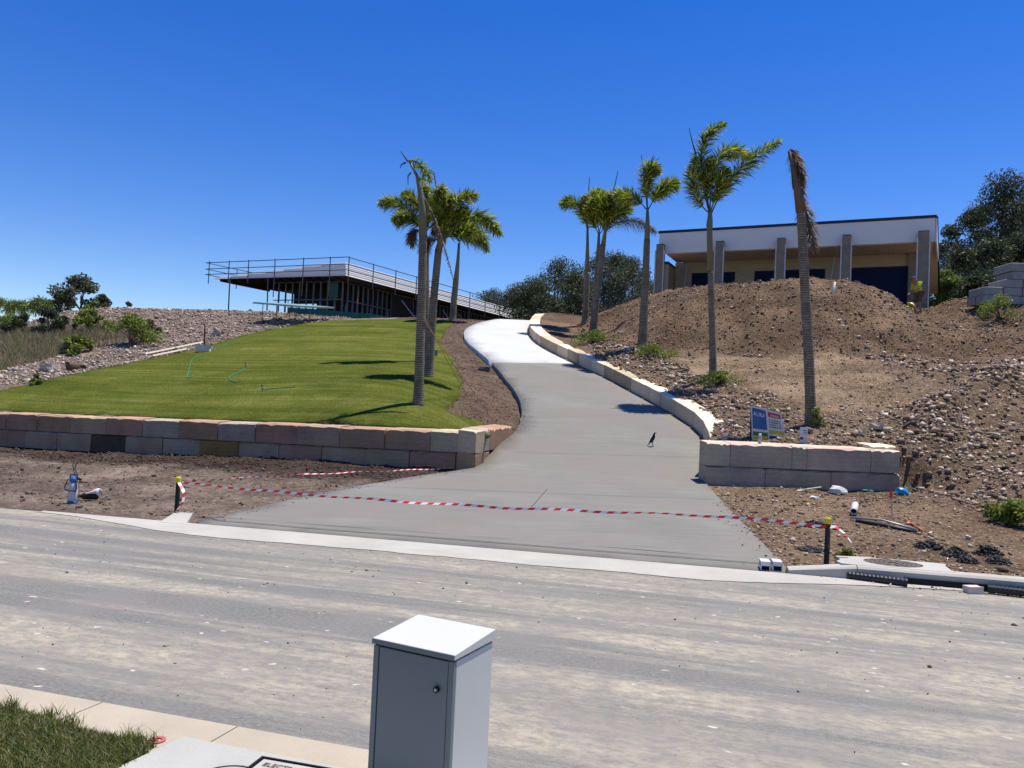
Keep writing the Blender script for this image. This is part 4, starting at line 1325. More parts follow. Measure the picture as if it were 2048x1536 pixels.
# inner rooms keep the frame dark
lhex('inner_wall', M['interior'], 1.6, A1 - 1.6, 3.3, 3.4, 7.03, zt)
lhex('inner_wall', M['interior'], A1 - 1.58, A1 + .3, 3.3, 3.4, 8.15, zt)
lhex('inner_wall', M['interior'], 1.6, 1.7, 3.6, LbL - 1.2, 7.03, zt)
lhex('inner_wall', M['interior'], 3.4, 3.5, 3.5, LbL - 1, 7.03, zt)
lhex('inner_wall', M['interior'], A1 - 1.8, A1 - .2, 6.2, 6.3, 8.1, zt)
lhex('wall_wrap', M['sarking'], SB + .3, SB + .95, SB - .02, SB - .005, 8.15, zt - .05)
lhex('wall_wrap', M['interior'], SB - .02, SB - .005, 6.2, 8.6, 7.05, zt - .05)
for (px, py, py2, dd) in ((457, 567, 622, 50.2), (534, 560, 625, 49.5)):
    b_ = at(px, py2, dd) - LO; t_ = at(px + 2, py, dd) - LO
    b_.z = -0.3; t_.z = LZ - LO.z
    MB().bar(b_, t_, .045).build('post', M['frame_steel'], houseL)
for (b0, b1) in ((9.0, 7.2), (14.0, 12.4), (16.5, 14.6)):
    MB().bar(lp(SB - .9, b0, 6.9), lp(SB - .05, b1, 8.9), .045).build('prop', M['steel'], houseL)
# guard rail clamped round the roof edge
gr = empty('roof_guard_rail', LC)
tag(gr, 'scaffold guard rail of three tubes around the grey roof edge', 'guard rail')
M['tube'] = pm('scaffold_tube', (0.115, 0.12, 0.125), rough=0.45, metal=0.4)
GO = LC.copy()
def gp(a, b, z): return Vector((LC.x, LC.y, 0)) + la * a + lb * b + Vector((0, 0, z)) - GO
for z_ in (LZ + 1.08, LZ + .66, LZ + .30):
    MB().bar(gp(-.25, -.25, z_), gp(LaL + .5, -.25, z_ - .03), .028).build('rail', M['tube'], gr)
    MB().bar(gp(-.25, -.25, z_), gp(-.25, LbL + 1.5, z_), .028).build('rail', M['tube'], gr)
    MB().bar(gp(LaL + .45, -.25, z_ - .03), gp(LaL + .30, 4.0, z_ - .03), .028).build('rail', M['tube'], gr)
for a_ in (1.0, 3.0, 5.2, 7.3, 8.9, LaL + .2):
    MB().bar(gp(a_, -.25, LZ - (1.3 if a_ < 6 else .35)), gp(a_, -.25, LZ + 1.14), .032).build('standard', M['tube'], gr)
b_ = -.1
while b_ < LbL + 1.5:
    MB().bar(gp(-.25, b_, LZ - (1.8 if int(b_) % 2 else .5)), gp(-.25, b_, LZ + 1.14), .032).build('standard', M['tube'], gr)
    b_ += 2.35
MB().bar(gp(LaL + .32, 2.2, LZ - .3), gp(LaL + .32, 2.2, LZ + 1.0), .032).build('standard', M['tube'], gr)
# silt fence in front of the frame
sf = empty('silt_fence', at(740, 634, 45.5)); tag(sf, 'low green silt fence along the foot of the stud frame', 'fence')
fp = [at(x, y, d) for x, y, d in ((575, 622, 45.2), (640, 628, 45), (690, 631, 44.8), (740, 637, 44.9), (775, 641, 45.6), (860, 645, 47.5))]
mb = MB(); V = []
for i, p in enumerate(fp):
    g = p - sf.location
    V += [g + Vector((0, 0, -.45)), g + Vector((0, 0, .22 + .06 * (i % 2)))]
mb.add(V, [(2 * i, 2 * i + 2, 2 * i + 3, 2 * i + 1) for i in range(len(fp) - 1)])
mb.build('fabric', M['silt'], sf)
for p in fp:
    MB().bar(p - sf.location + Vector((0, .03, -.5)), p - sf.location + Vector((0, .03, .62)), .02).build('stake', M['frame_steel'], sf)

# trestle bench stacked with green sheets
tb0 = hit(585, 645, H_left, d0=30); 
tb = empty('trestle_bench', tb0)
tag(tb, 'long green sheet lying on thin trestle legs before the stud frame', 'bench')
M['greensheet'] = pm('pale_green_sheet', (0.25, 0.36, 0.32), (0.19, 0.29, 0.26), 2, 0.5, 0.05)
c4 = [at(505, 604, tb0.y - .3), at(573, 601, tb0.y + 1.6), at(668, 613, tb0.y + .8), at(600, 616.5, tb0.y - 1.0)]
zt_ = sum(p.z for p in c4) / 4
Q = [Vector((p.x, p.y, zt_ + (p.z - zt_) * .6)) - tb0 for p in c4]
for k in range(3):
    MB().hexa([q + Vector((0.02 * k, .03 * k, -.10 + .034 * k)) for q in Q] + [q + Vector((0.02 * k, .03 * k, -.10 + .034 * k + .03)) for q in Q]).build('sheet', M['greensheet'], tb)
for (s_, t_) in ((.1, .15), (.1, .85), (.5, .15), (.5, .85), (.9, .15), (.9, .85)):
    p = (Q[0].lerp(Q[3], t_)).lerp(Q[1].lerp(Q[2], t_), s_)
    MB().bar(Vector((p.x, p.y, float(H_left(tb0.x + p.x, tb0.y + p.y)) - tb0.z - .1)), Vector((p.x, p.y, p.z - .11)), .022).build('leg', M['frame_steel'], tb)
st_ = at(713, 628, 42.5)
pk = empty('marker_stake', st_); tag(pk, 'thin dark stake with an orange band at the gravel edge below the frame', 'stake')
MB().bar((0, 0, -.4), (0.02, 0, 1.25), .018).build('rod', M['tube'], pk)
M['orange'] = pm('orange_plastic', (0.65, 0.16, 0.03), rough=0.5)
MB().tube([(0.012, 0, .55), (0.015, 0, .85)], .03, 8).build('band', M['orange'], pk)

# ------------------------------------------------------------------ trees and shrubs
def leaves(R, centres, radii, n, size, cols, squash=.8):
    """n leaf faces spread through clumps; returns V, F, C"""
    c = np.array(centres); r = np.array(radii)
    pick = R.choice(len(c), n, p=r ** 2 / (r ** 2).sum())
    d = R.normal(size=(n, 3)); d /= np.linalg.norm(d, axis=1)[:, None]
    rad = R.random(n) ** .45
    P = c[pick] + d * (r[pick] * rad)[:, None] * np.array([1, 1, squash])
    a = R.normal(size=(n, 3)); a /= np.linalg.norm(a, axis=1)[:, None]
    b = np.cross(a, R.normal(size=(n, 3))); b /= np.linalg.norm(b, axis=1)[:, None] + 1e-9
    s = size * R.uniform(.55, 1.3, n)[:, None]
    V = np.stack([P - a * s * .5, P + b * s * .28, P + a * s * .5, P - b * s * .28], 1).reshape(-1, 3)
    F = np.arange(4 * n).reshape(n, 4)
    ck = np.array(cols)[R.integers(len(cols), size=n)] * R.uniform(.7, 1.25, n)[:, None]
    tone = R.uniform(.75, 1.25, len(c))[pick]
    C = np.column_stack([ck * tone[:, None], np.ones(n)])
    return V, F, np.repeat(C, 4, 0)
M['bark'] = pm('gum_bark', (0.20, 0.17, 0.145), (0.10, 0.08, 0.065), 4, 0.9, 0.4, stretch=(1, 1, .3))
GUM = [(0.075, 0.098, 0.040), (0.10, 0.118, 0.055), (0.055, 0.074, 0.032), (0.12, 0.112, 0.062)]
DARK = [(0.040, 0.060, 0.022), (0.058, 0.080, 0.030), (0.075, 0.092, 0.040), (0.042, 0.058, 0.030), (0.095, 0.090, 0.045)]
BRIGHT = [(0.18, 0.235, 0.035), (0.23, 0.265, 0.05), (0.13, 0.175, 0.03)]
def tree(name, label, base, ht, wid, cols, seed, n=5000, leaf=.22, clumps=26, bare=.35, group=None, cat='tree', shape=1.0):
    R = np.random.default_rng(seed)
    base = Vector(base)
    root = empty(name, base); tag(root, label, cat, group)
    cs, rs_ = [], []
    for i in range(clumps):
        t = R.random() ** .8
        z = ht * (bare + (1 - bare) * t)
        env = math.sin(math.pi * min(1, (t * .80 + .22))) ** .7 * wid * .5 * shape
        an = R.random() * 6.283
        q = R.random() ** .5 * env
        cs.append((q * math.cos(an), q * math.sin(an), min(z, ht * .97))); rs_.append(R.uniform(.10, .21) * wid)
    V, F, C = leaves(R, cs, rs_, n, leaf, cols)
    nmesh('crown', V, F, M['leaf'], root, C)
    mb = MB()
    r0 = .022 * ht + .04
    lean = Vector((R.uniform(-.06, .06) * ht, R.uniform(-.06, .06) * ht, 0))
    fork = ht * (bare * .6 + .08)
    mb.tube([(0, 0, -.4), Vector((0, 0, fork * .5)) + lean * .2, Vector((0, 0, fork)) + lean * .5], [r0 * 1.2, r0, r0 * .8], 7)
    for i in R.choice(clumps, min(clumps, 11), replace=False):
        e_ = Vector(cs[i]); s_ = Vector((0, 0, fork * .9)) + lean * .45
        m_ = s_.lerp(e_, .5) + Vector((R.uniform(-.1, .1) * wid, R.uniform(-.1, .1) * wid, ht * .05))
        mb.tube([s_, m_, e_], [r0 * .5, r0 * .3, r0 * .08], 5)
    mb.build('trunk', M['bark'], root, True)
    return root
def tpx(px, pytop, pybase, d, zb=None):
    t_ = at(px, pytop, d); b_ = at(px, pybase, d)
    if zb is not None: b_.z = zb
    return Vector((t_.x, t_.y, b_.z)), t_.z - b_.z
# beyond the left rise
b_, h_ = tpx(165, 560, 640, 78); tree('gum_tree', 'tall open crowned gum tree on the skyline beyond the rubble', b_, h_, 5.0, GUM, 3, 3600, .30, 20, .30)
b_, h_ = tpx(122, 588, 640, 76); tree('gum_tree', 'small sparse gum tree left of the tall skyline gum', b_, h_, 2.3, GUM, 5, 1300, .26, 12, .35)
b_, h_ = tpx(205, 592, 640, 80); tree('round_tree', 'rounded olive tree right of the tall skyline gum', b_, h_, 3.0, GUM, 6, 2200, .26, 14, .15)
b_, h_ = tpx(190, 603, 635, 60); tree('green_bush', 'bright green bush on the rubble crest under the gum', b_, h_, 1.9, BRIGHT, 8, 1500, .16, 10, .05, cat='bush')
b_, h_ = tpx(255, 604, 630, 62); tree('dark_shrub', 'small dark shrub poking over the rubble crest', b_, h_, 1.1, DARK, 9, 700, .14, 7, .05, cat='bush')
# behind the driveway crest
spec = [(990, 588, 80, 5.2, 'dark spreading tree just right of the grey roof end'), (1036, 586, 78, 5.4, 'dark rounded tree above the driveway crest, second from grey roof'),
        (1075, 572, 60, 4.2, 'bushy tree above the driveway crest left of the palms'), (1122, 532, 64, 4.6, 'tall feathery gum left of the palm cluster'),
        (1150, 560, 57, 3.0, 'slim gum directly left of the leftmost far palm'), (1205, 516, 66, 4.4, 'tall gum seen between the far palm trunks'), (1232, 520, 62, 4.0, 'tall gum just right of the far palm cluster'),
        (1262, 528, 68, 3.6, 'gum left of the curled frond palm'), (1290, 545, 72, 3.2, 'gum tree partly hidden by white house corner'), (1100, 600, 55, 3.2, 'low bush tree behind the crest below the feathery gum'), (1062, 604, 70, 3.6, 'low dark bush right behind the driveway crest')]
for i, (x, yt, d, wd_, lb_) in enumerate(spec):
    b_, h_ = tpx(x, yt - 6, 640, d, 6.6)
    tree('gum_tree' if 'gum' in lb_ else 'bushland_tree', lb_, b_, h_, wd_ * 1.35, DARK + GUM if i > 2 and i < 9 else DARK, 40 + i, 11000 if 2 < i < 9 else 16000, .15, 46, .30 if 2 < i < 9 else .06, 'trees behind the driveway crest')
# behind the house on the right
spec = [(2010, 360, 54, 7.5, .18, 'tallest dark tree at the right edge behind the block stack'), (1955, 425, 58, 5.5, .12, 'dark tree left of the tallest right hand tree'), (1903, 455, 60, 4.6, .1, 'dark tree beside the white house roof corner'),
        (1925, 500, 50, 4.2, .02, 'dense undergrowth tree right of the house end wall'), (1985, 490, 48, 5.0, .02, 'dense dark tree right above the grey block stack'), (2045, 470, 49, 5.0, .02, 'dense dark tree cut by the right edge of view'), (1892, 545, 47, 2.6, .02, 'leafy green bush at the foot of the house end wall'),
        (2060, 400, 60, 6.0, .1, 'big tree beyond the right edge of view'), (1960, 545, 45, 3.4, .02, 'dark low scrub behind the string line')]
for i, (x, yt, d, wd_, br, lb_) in enumerate(spec):
    b_, h_ = tpx(x, yt, 610, d, 6.8)
    tree('bushland_tree', lb_, b_, h_, wd_, DARK if i not in (6,) else BRIGHT, 70 + i, 24000 if i < 2 else 13000, .17, 60, br, 'trees behind the white house')
# far palms and roof at the left edge
M['farroof'] = pm('white_far_roof', (0.75, 0.74, 0.72), rough=0.5)
M['farwall'] = pm('far_wall', (0.35, 0.31, 0.27), rough=0.8)
fh = at(42, 652, 92); hh = empty('distant_house', fh); tag(hh, 'distant house with a white roof behind palms at the left edge', 'house')
w_ = 4.6
MB().hexa([Vector(p) for p in ((-w_, 0, -3), (w_, 0, -3), (w_, 7, -3), (-w_, 7, -3), (-w_, 0, -.25), (w_, 0, -.65), (w_, 7, -.65), (-w_, 7, -.25))]).build('wall', M['farwall'], hh)
MB().hexa([Vector(p) for p in ((-w_ - .5, -.5, -.22), (w_ + .5, -.5, -.64), (w_ + .5, 7.5, -.2), (-w_ - .5, 7.5, .2), (-w_ - .5, -.5, .34), (w_ + .5, -.5, -.1), (w_ + .5, 7.5, .5), (-w_ - .5, 7.5, .9))]).build('roof', M['farroof'], hh)
for i in range(3):
    MB().hexa([Vector((-3 + 2.4 * i + x, -.06, z)) for z in (-2.4, -.95) for x in (0, 1.2)][:2] + [Vector((-3 + 2.4 * i + x, -.004, -2.4)) for x in (1.2, 0)] + [Vector((-3 + 2.4 * i + x, -.06, -1.1)) for x in (0, 1.2)] + [Vector((-3 + 2.4 * i + x, -.004, -1.1)) for x in (1.2, 0)]).build('window', M['interior'], hh)
for i, (x, y, lb_) in enumerate(((14, 622, 'leftmost of three distant feather palms by the white roof'), (52, 624, 'middle of three distant feather palms by the white roof'), (90, 620, 'rightmost of three distant feather palms by the white roof'))):
    d = 80 - i * 2
    top = at(x, y, d); root = empty('distant_palm', Vector((top.x, top.y, top.z - 5))); tag(root, lb_, 'palm tree', 'distant palms')
    o_ = root.location.copy()
    MB().tube([(0, 0, -1), (0, 0, 4.9)], [.2, .13], 7).build('trunk', M['trunk'], root, True)
    for k in range(9):
        an = 6.283 * k / 9 + i
        e_ = top + Vector((math.cos(an) * 2.1, math.sin(an) * 2.1, -.7 + .5 * math.sin(k * 2.1)))
        m_ = top + Vector((math.cos(an) * 1.1, math.sin(an) * 1.1, 1.9))
        frond(root, o_, top, m_, e_, .75, 26, 4, 900 + i * 20 + k, tint=(.5, .55, .75))
# shrubs in the dry grass
for i, (x, y, d, w_, h_, lb_, cl_) in enumerate(((262, 690, 36, 2.6, 1.2, 'big bright green shrub at the right end of the dry grass', BRIGHT), (182, 665, 40, 1.7, 1.0, 'small bright green shrub below the rubble bank', BRIGHT), (152, 706, 34, 1.4, .7, 'low green shrub at the edge of the dry grass and gravel', BRIGHT),
                                             (92, 668, 42, 1.8, 1.2, 'dark glossy bush below the rubble bank at left', DARK), (18, 668, 42, 1.8, .8, 'low green bush at the left edge of the dry grass', BRIGHT), (298, 668, 38, 1.0, .6, 'brownish dead shrub right of the bright green one', [(0.12, 0.09, 0.055), (0.09, 0.07, 0.04)]),
                                             (70, 770, 26.5, .35, .4, 'tiny weed tuft on the gravel beside the lawn edge', BRIGHT), (50, 668, 44, 1.6, .9, 'low olive bush left of the dark glossy bush', GUM), (125, 668, 41, 1.4, .7, 'low olive bush right of the dark glossy bush', GUM))):
    p = hit(x, y, H_left, d0=20)
    tree('shrub', lb_, p - Vector((0, 0, .1)), h_ + .1, w_, cl_, 120 + i, 3000 if w_ > 1 else 1000, .12, 14, .02, 'shrubs in the dry grass', 'shrub')
for i, (x, y, w_, h_, lb_) in enumerate(((2000, 640, 1.9, .9, 'bushy weed on the rubble below the block stack'), (2030, 1052, .9, .35, 'green weed patch on the verge at the right edge'), (1436, 768, 1.7, .28, 'green weeds around the foot of the tallest leafy palm'), (1305, 712, 1.9, .28, 'green weeds around the foot of the curled frond palm'),
                                           (1190, 684, 1.9, .3, 'green weeds around the foot of the leaning palm'), (1632, 852, .45, .4, 'small leafy weed at the foot of the bare dead palm'), (1690, 1118, .3, .10, 'tiny grass tuft beside the right tape post'))):
    p = hit(x, y, lambda a, b: H_right(a, b, False), d0=8)
    tree('weeds', lb_, p - Vector((0, 0, .05)), h_ + .05, w_, BRIGHT, 150 + i, 2400 if w_ > .5 else 420, .07, 16, .02, 'weeds on the bare slope', 'weeds')

# ------------------------------------------------------------------ service cabinet in the foreground
def zplane(z):
    return lambda x, y: np.zeros(np.broadcast(x, y).shape) + z
M['cab_shaded'] = pm('shaded_grey_paint', (0.165, 0.185, 0.178), (0.158, 0.178, 0.172), 3, 0.42, 0.03, spec=0.4)  # same paint as the body, darkened: the front's shade is in the colour
M['cab_pale'] = pm('pale_grey_paint', (0.57, 0.57, 0.535), (0.545, 0.545, 0.51), 2, 0.42, 0.03, spec=0.4)
M['black_metal'] = pm('black_metal', (0.02, 0.02, 0.022), rough=0.4)
cFL, cFR = hit(747, 1275, zplane(.80), d0=1), hit(910, 1310, zplane(.80), d0=1)
cu_ = (cFR - cFL); CW = cu_.length; cu_.normalize()
cw_ = Vector((-cu_.y, cu_.x, 0))
CD = 0.322
cab = empty('service_cabinet', Vector((cFL.x, cFL.y, 0.10)))
tag(cab, 'pale grey metal service cabinet with a locked door, its front coloured as shaded', 'cabinet')
def cp(u, w, z): return cu_ * u + cw_ * w + Vector((0, 0, z - .10))
def chex(name, m, u0, u1, w0, w1, z0, z1, z1b=None, parent=None, bev=0.0):
    z1b = z1 if z1b is None else z1b
    ob = MB().hexa([cp(u0, w0, z0), cp(u1, w0, z0), cp(u1, w1, z0), cp(u0, w1, z0), cp(u0, w0, z1), cp(u1, w0, z1), cp(u1, w1, z1b), cp(u0, w1, z1b)]).build(name, m, parent or cab)
    if bev:
        b = ob.modifiers.new('edge', 'BEVEL'); b.width = bev; b.segments = 2
    return ob
chex('body', M['cab_pale'], .004, CW - .004, .022, CD - .004, .05, .770, bev=.004)
chex('front_frame', M['cab_shaded'], .003, .026, .002, .021, .05, .770)
chex('front_frame', M['cab_shaded'], CW - .026, CW - .003, .002, .021, .05, .770)
dr_ = chex('door', M['cab_shaded'], .0295, CW - .0295, .004, .020, .09, .768, bev=.003)
chex('shadow_gap', M['black_metal'], .006, CW - .006, .010, CD - .010, .7705, .777)
chex('lid', M['cab_pale'], -.002, CW + .002, -.004, CD + .004, .778, .800, .822, bev=.003)
chex('lid_lip', M['cab_shaded'], -.001, CW + .001, -.0075, -.0045, .779, .7985)
lk = MB().tube([cp(CW - .075, .006, .655), cp(CW - .075, -.008, .655)], .0125, 16); lk.build('lock', M['black_metal'], dr_)
MB().tube([cp(CW - .075, -.0082, .655), cp(CW - .075, -.0095, .655)], .006, 10).build('keyhole', M['steel'], cab)

# ------------------------------------------------------------------ right kerb, adaptors, inlet
M['conc_shade'] = M['conc_kerb']
kr = empty('far_kerb', rs(3.2, 0.0, 0)); tag(kr, kind='structure')
def kerb_seg(s0, s1, h0, h1, parent, org, name='kerb_stone'):
    prof = lambda h: [(-.02, -.05), (-.01, h * .85), (.02, h), (.16, h + .005), (.17, -.05)]
    P = [rs(s0, v, z) - org for v, z in prof(h0)] + [rs(s1, v, z) - org for v, z in prof(h1)]
    return MB().add(P, [(i, 5 + i, 6 + i, i + 1) for i in range(4)] + [tuple(reversed(range(5))), tuple(range(5, 10))]).build(name, M['conc_kerb'], parent)
KO = kr.location.copy()
kerb_seg(3.30, 4.02, .06, .155, kr, KO)
MB().hexa([rs(a_, v_, z_) - KO for z_ in (.012, .078) for a_, v_ in ((4.5, -.028), (8.6, -.028), (8.6, -.008), (4.5, -.008))]).build('inlet_throat', M['dark'], kr)
s = 4.03
while s < 30:
    kerb_seg(s, s + 2.38, .155, .155, kr, KO); s += 2.4
kl = empty('left_kerb', rs(-4.3, 0, 0)); tag(kl, kind='structure')
KO = kl.location.copy()
P = [hit(x, y, H_verge, d0=6) for x, y in ((318, 1046), (372, 1050), (386, 1032), (352, 1030))]
MB().hexa([p - KO + Vector((0, 0, -.05)) for p in P] + [p - KO + Vector((0, 0, .05 if i > 1 else .012)) for i, p in enumerate(P)]).build('kerb_stone', M['conc_kerb'], kl)
M['adaptor'] = pm('white_plastic', (0.72, 0.72, 0.70), rough=0.5)
for i, (x, lb_) in enumerate(((1531, 'left of two white kerb drain adaptors at the driveway corner'), (1555, 'right of two white kerb drain adaptors at the driveway corner'))):
    p = hit(x, 1142, H_drive, d0=6); 
    ka = empty('kerb_adaptor', Vector((p.x, p.y, 0.0))); ka.rotation_euler = (0, 0, -RA); tag(ka, lb_, 'drain adaptor', 'kerb drain adaptors')
    w_, h_, L_2 = .052, .125, .20
    mb = MB()
    mb.box((0, L_2 / 2, h_ - .03), (2 * w_, L_2, .05)); mb.box((-w_ + .004, L_2 / 2, .0475), (.008, L_2, .095)); mb.box((w_ - .004, L_2 / 2, .0475), (.008, L_2, .095)); mb.box((0, L_2 / 2, .008), (2 * w_ - .017, L_2, .016))
    mb.build('shell', M['adaptor'], ka)
    MB().box((0, L_2 / 2 + .02, .055), (2 * w_ - .018, L_2 - .06, .076)).build('opening', M['dark'], ka)
# gully surround with a round cast lid
gc = hit(1786, 1127, lambda x, y: H_verge(x, y) + .14, d0=6)
gs = empty('gully_surround', Vector((gc.x, gc.y, .14))); gs.rotation_euler = (0, 0, -RA); tag(gs, 'pale concrete gully surround with a round patterned lid by the kerb', 'gully')
N_ = 32
V = []
out = []
for k in range(N_):
    a = 2 * math.pi * k / N_
    cx_, sx_ = math.cos(a), math.sin(a)
    m_ = max(abs(cx_) / .60, abs(sx_) / .30)
    sq = 1 / m_
    R_ = random.uniform(.92, 1.06)
    out.append((cx_ * sq * R_, max(-.27, sx_ * sq * R_)))
for k in range(N_):
    a = 2 * math.pi * k / N_
    V += [(out[k][0], out[k][1], -.12), (out[k][0], out[k][1], .020), (math.cos(a) * .315, math.sin(a) * .235, .028), (math.cos(a) * .315, math.sin(a) * .235, -.05)]
F = []
for k in range(N_):
    b = 4 * k; c = 4 * ((k + 1) % N_)
    F += [(b, c, c + 1, b + 1), (b + 1, c + 1, c + 2, b + 2), (b + 2, c + 2, c + 3, b + 3)]
MB().add(V, F).build('surround', M['conc_kerb'], gs)
M['castiron'] = pm('weathered_iron', (0.20, 0.165, 0.135), (0.13, 0.11, 0.09), 20, 0.7, 0.3)
lid = MB()
V = [(math.cos(2 * math.pi * k / 32) * .308, math.sin(2 * math.pi * k / 32) * .228, .018) for k in range(32)]
lid.add(V, [tuple(range(32))])
for r in (.28, .23, .18, .13, .08):
    for k in range(0, 32, 2):
        a0_, a1_ = 2 * math.pi * (k + .15) / 32, 2 * math.pi * (k + 1.6) / 32
        q = [(math.cos(a) * rr, math.sin(a) * rr * .74, z) for z in (.0185, .027) for a, rr in ((a0_, r - .02), (a0_, r + .018), (a1_, r + .018), (a1_, r - .02))]
        lid.hexa([Vector(p) for p in q])
lid.build('lid', M['castiron'], gs)
# corrugated pipes and blocks in the gutter
M['blackpoly'] = pm('black_polythene', (0.022, 0.022, 0.025), rough=0.45, spec=.4)
def corr_pipe(name, label, a, b, r=.045, group='black corrugated pipes in the gutter'):
    a, b = Vector(a), Vector(b)
    o_ = empty(name, a); tag(o_, label, 'pipe', group)
    n = int((b - a).length / .02)
    P, Rr = [], []
    for i in range(n + 1):
        P.append((b - a) * (i / n)); Rr.append(r * (1.0 if i % 2 else .86))
    MB().tube(P, Rr, 10).build('corrugated_hose', M['blackpoly'], o_)
    return o_
pa, pb = hit(1694, 1150, zplane(.05), d0=6), hit(1815, 1165, zplane(.05), d0=6)
corr_pipe('drain_pipe', 'short black corrugated pipe in the gutter beside the gully lid', pa, pb)
pa, pb = hit(1975, 1177, zplane(.05), d0=6), hit(2180, 1200, zplane(.05), d0=6)
corr_pipe('drain_pipe', 'black corrugated pipe in the gutter running out at the right edge', pa, pb)
def rough_block(name, label, cat, loc, size, m, rz=0.0, group=None, j=.12, tilt=0.0):
    bm = bmesh.new(); bmesh.ops.create_cube(bm, size=1.0)
    bmesh.ops.subdivide_edges(bm, edges=bm.edges[:], cuts=1, use_grid_fill=True)
    R = random.Random(label)
    for v in bm.verts:
        v.co += Vector((R.uniform(-j, j), R.uniform(-j, j), R.uniform(-j, j))) * (.6)
        v.co = Vector((v.co.x * size[0], v.co.y * size[1], v.co.z * size[2]))
    me = bpy.data.meshes.new(name); bm.to_mesh(me); bm.free()
    o_ = link(name, me, None, m); o_.location = Vector(loc) + Vector((0, 0, size[2] * .42)); o_.rotation_euler = (tilt, 0, rz)
    tag(o_, label, cat, group); return o_
M['paleblock'] = pm('pale_offcut', (0.62, 0.55, 0.46), (0.5, 0.43, 0.36), 14, 0.9, 0.3)
p = hit(1946, 1186, zplane(.0), d0=6); rough_block('stone_offcut', 'white stone offcut lying in the gutter between pipes', 'stone', p, (.16, .10, .08), M['paleblock'], .1, None, .06)

# ------------------------------------------------------------------ barrier tape on two pickets
M['picket'] = pm('black_steel_picket', (0.025, 0.023, 0.022), rough=0.6)
M['capyellow'] = pm('yellow_plastic_cap', (0.75, 0.60, 0.03), rough=0.4)
M['tape_w'] = pm('white_tape', (0.88, 0.86, 0.84), rough=0.4)
M['tape_r'] = pm('red_tape', (0.75, 0.04, 0.06), (0.66, 0.03, 0.05), 5, 0.4)
def picket(label, px, pb, ptop, H):
    b = hit(px[0], pb, H, d0=6)
    t_ = at(px[1], ptop, b.y)
    r_ = empty('star_picket', b); tag(r_, label, 'post', 'star pickets with yellow caps')
    mb = MB()
    up = t_ - b
    mb.tube([(0, 0, -.2), up], .020, 3)
    for k in range(3):
        a = 2 * math.pi * k / 3
        d_ = Vector((math.cos(a), math.sin(a), 0)) * .028
        mb.bar(Vector((0, 0, -.2)) + d_, up + d_, .007, 4)
    mb.build('shaft', M['picket'], r_)
    MB().tube([up + Vector((0, 0, -.045)), up + Vector((0, 0, -.04)), up + Vector((0, 0, .015)), up + Vector((0, 0, .035))], [.034, .040, .040, .026], 10).build('cap', M['capyellow'], r_)
    return b, t_
pkL = picket('dark star picket with yellow cap left of the driveway mouth', (352, 357), 1028, 958, H_verge)
pkR = picket('dark star picket with yellow cap right of the driveway mouth', (1652, 1656), 1128, 1040, H_verge)
def tape(name, label, P, width=.058, twist=0.0, seg=.085, sag=0.0):
    """ribbon along the points P in alternating red and white"""
    P = [Vector(p) for p in P]
    L = sum((P[i + 1] - P[i]).length for i in range(len(P) - 1))
    n = max(4, int(L / seg) * 2)
    mb = MB(); V = []
    lens = [0]
    for i in range(len(P) - 1): lens.append(lens[-1] + (P[i + 1] - P[i]).length)
    R = random.Random(label)
    ph = R.random() * 6
    for i in range(n + 1):
        d = L * i / n
        k = max(j for j in range(len(lens)) if lens[j] <= d + 1e-6); k = min(k, len(P) - 2)
        t = (d - lens[k]) / max(1e-6, lens[k + 1] - lens[k])
        p = P[k].lerp(P[k + 1], t)
        p.z -= sag * 4 * (i / n) * (1 - i / n)
        p.z += .008 * math.sin(i * .21 + ph)
        an = twist * math.sin(i * .13 + ph) + .35 * math.sin(i * .047 + 1.3 * ph)
        w = Vector((0, -math.sin(an), math.cos(an))) * width * .5
        lean = (P[-1] - P[0]).normalized() * .02
        V += [p - w - lean, p + w + lean]
    o0 = V[0]
    F = [(2 * i, 2 * i + 2, 2 * i + 3, 2 * i + 1) for i in range(n)]
    mb.v = [tuple(v - o0) for v in V]; mb.f = F; mb.mi = [(i // 2) % 2 for i in range(n)]
    ob = mb.build(name, [M['tape_w'], M['tape_r']]); ob.location = o0
    tag(ob, label, 'barrier tape'); return ob
kL = pkL[0].lerp(pkL[1], .90); kR = pkR[0].lerp(pkR[1], .86)
m1 = hit(800, 999, zplane(.55), d0=6); 
mid = lambda px, py, t: at(px, py, kL.y * (1 - t) + kR.y * t)
tape('barrier_tape', 'red and white barrier tape stretched low across the driveway mouth', [kL, mid(600, 988, .19), mid(800, 1003, .345), mid(1000, 1015, .5), mid(1250, 1025, .69), mid(1450, 1033, .845), kR], .033, .4)
wend = at(909, 936, WLC.y - .25)
tape('barrier_tape', 'thin barrier tape from the left picket to the stone wall foot', [pkL[0].lerp(pkL[1], .93), at(600, 949, pkL[0].y * .55 + wend.y * .45), wend], .022, 1.0)
tape('tape_tail', 'loose red and white tape tail hanging off the right picket', [kR + Vector((.02, -.03, 0)), at(1672, 1052, kR.y - .1), at(1690, 1066, kR.y - .18), at(1703, 1084, kR.y - .2)], .07, .9, .06)
tape('tape_tail', 'loose tape tail trailing down the left picket', [kL + Vector((.02, -.03, 0)), at(368, 985, kL.y - .1), at(366, 1005, kL.y - .12), at(352, 1022, kL.y - .14), at(325, 1022, kL.y)], .05, .9, .06)

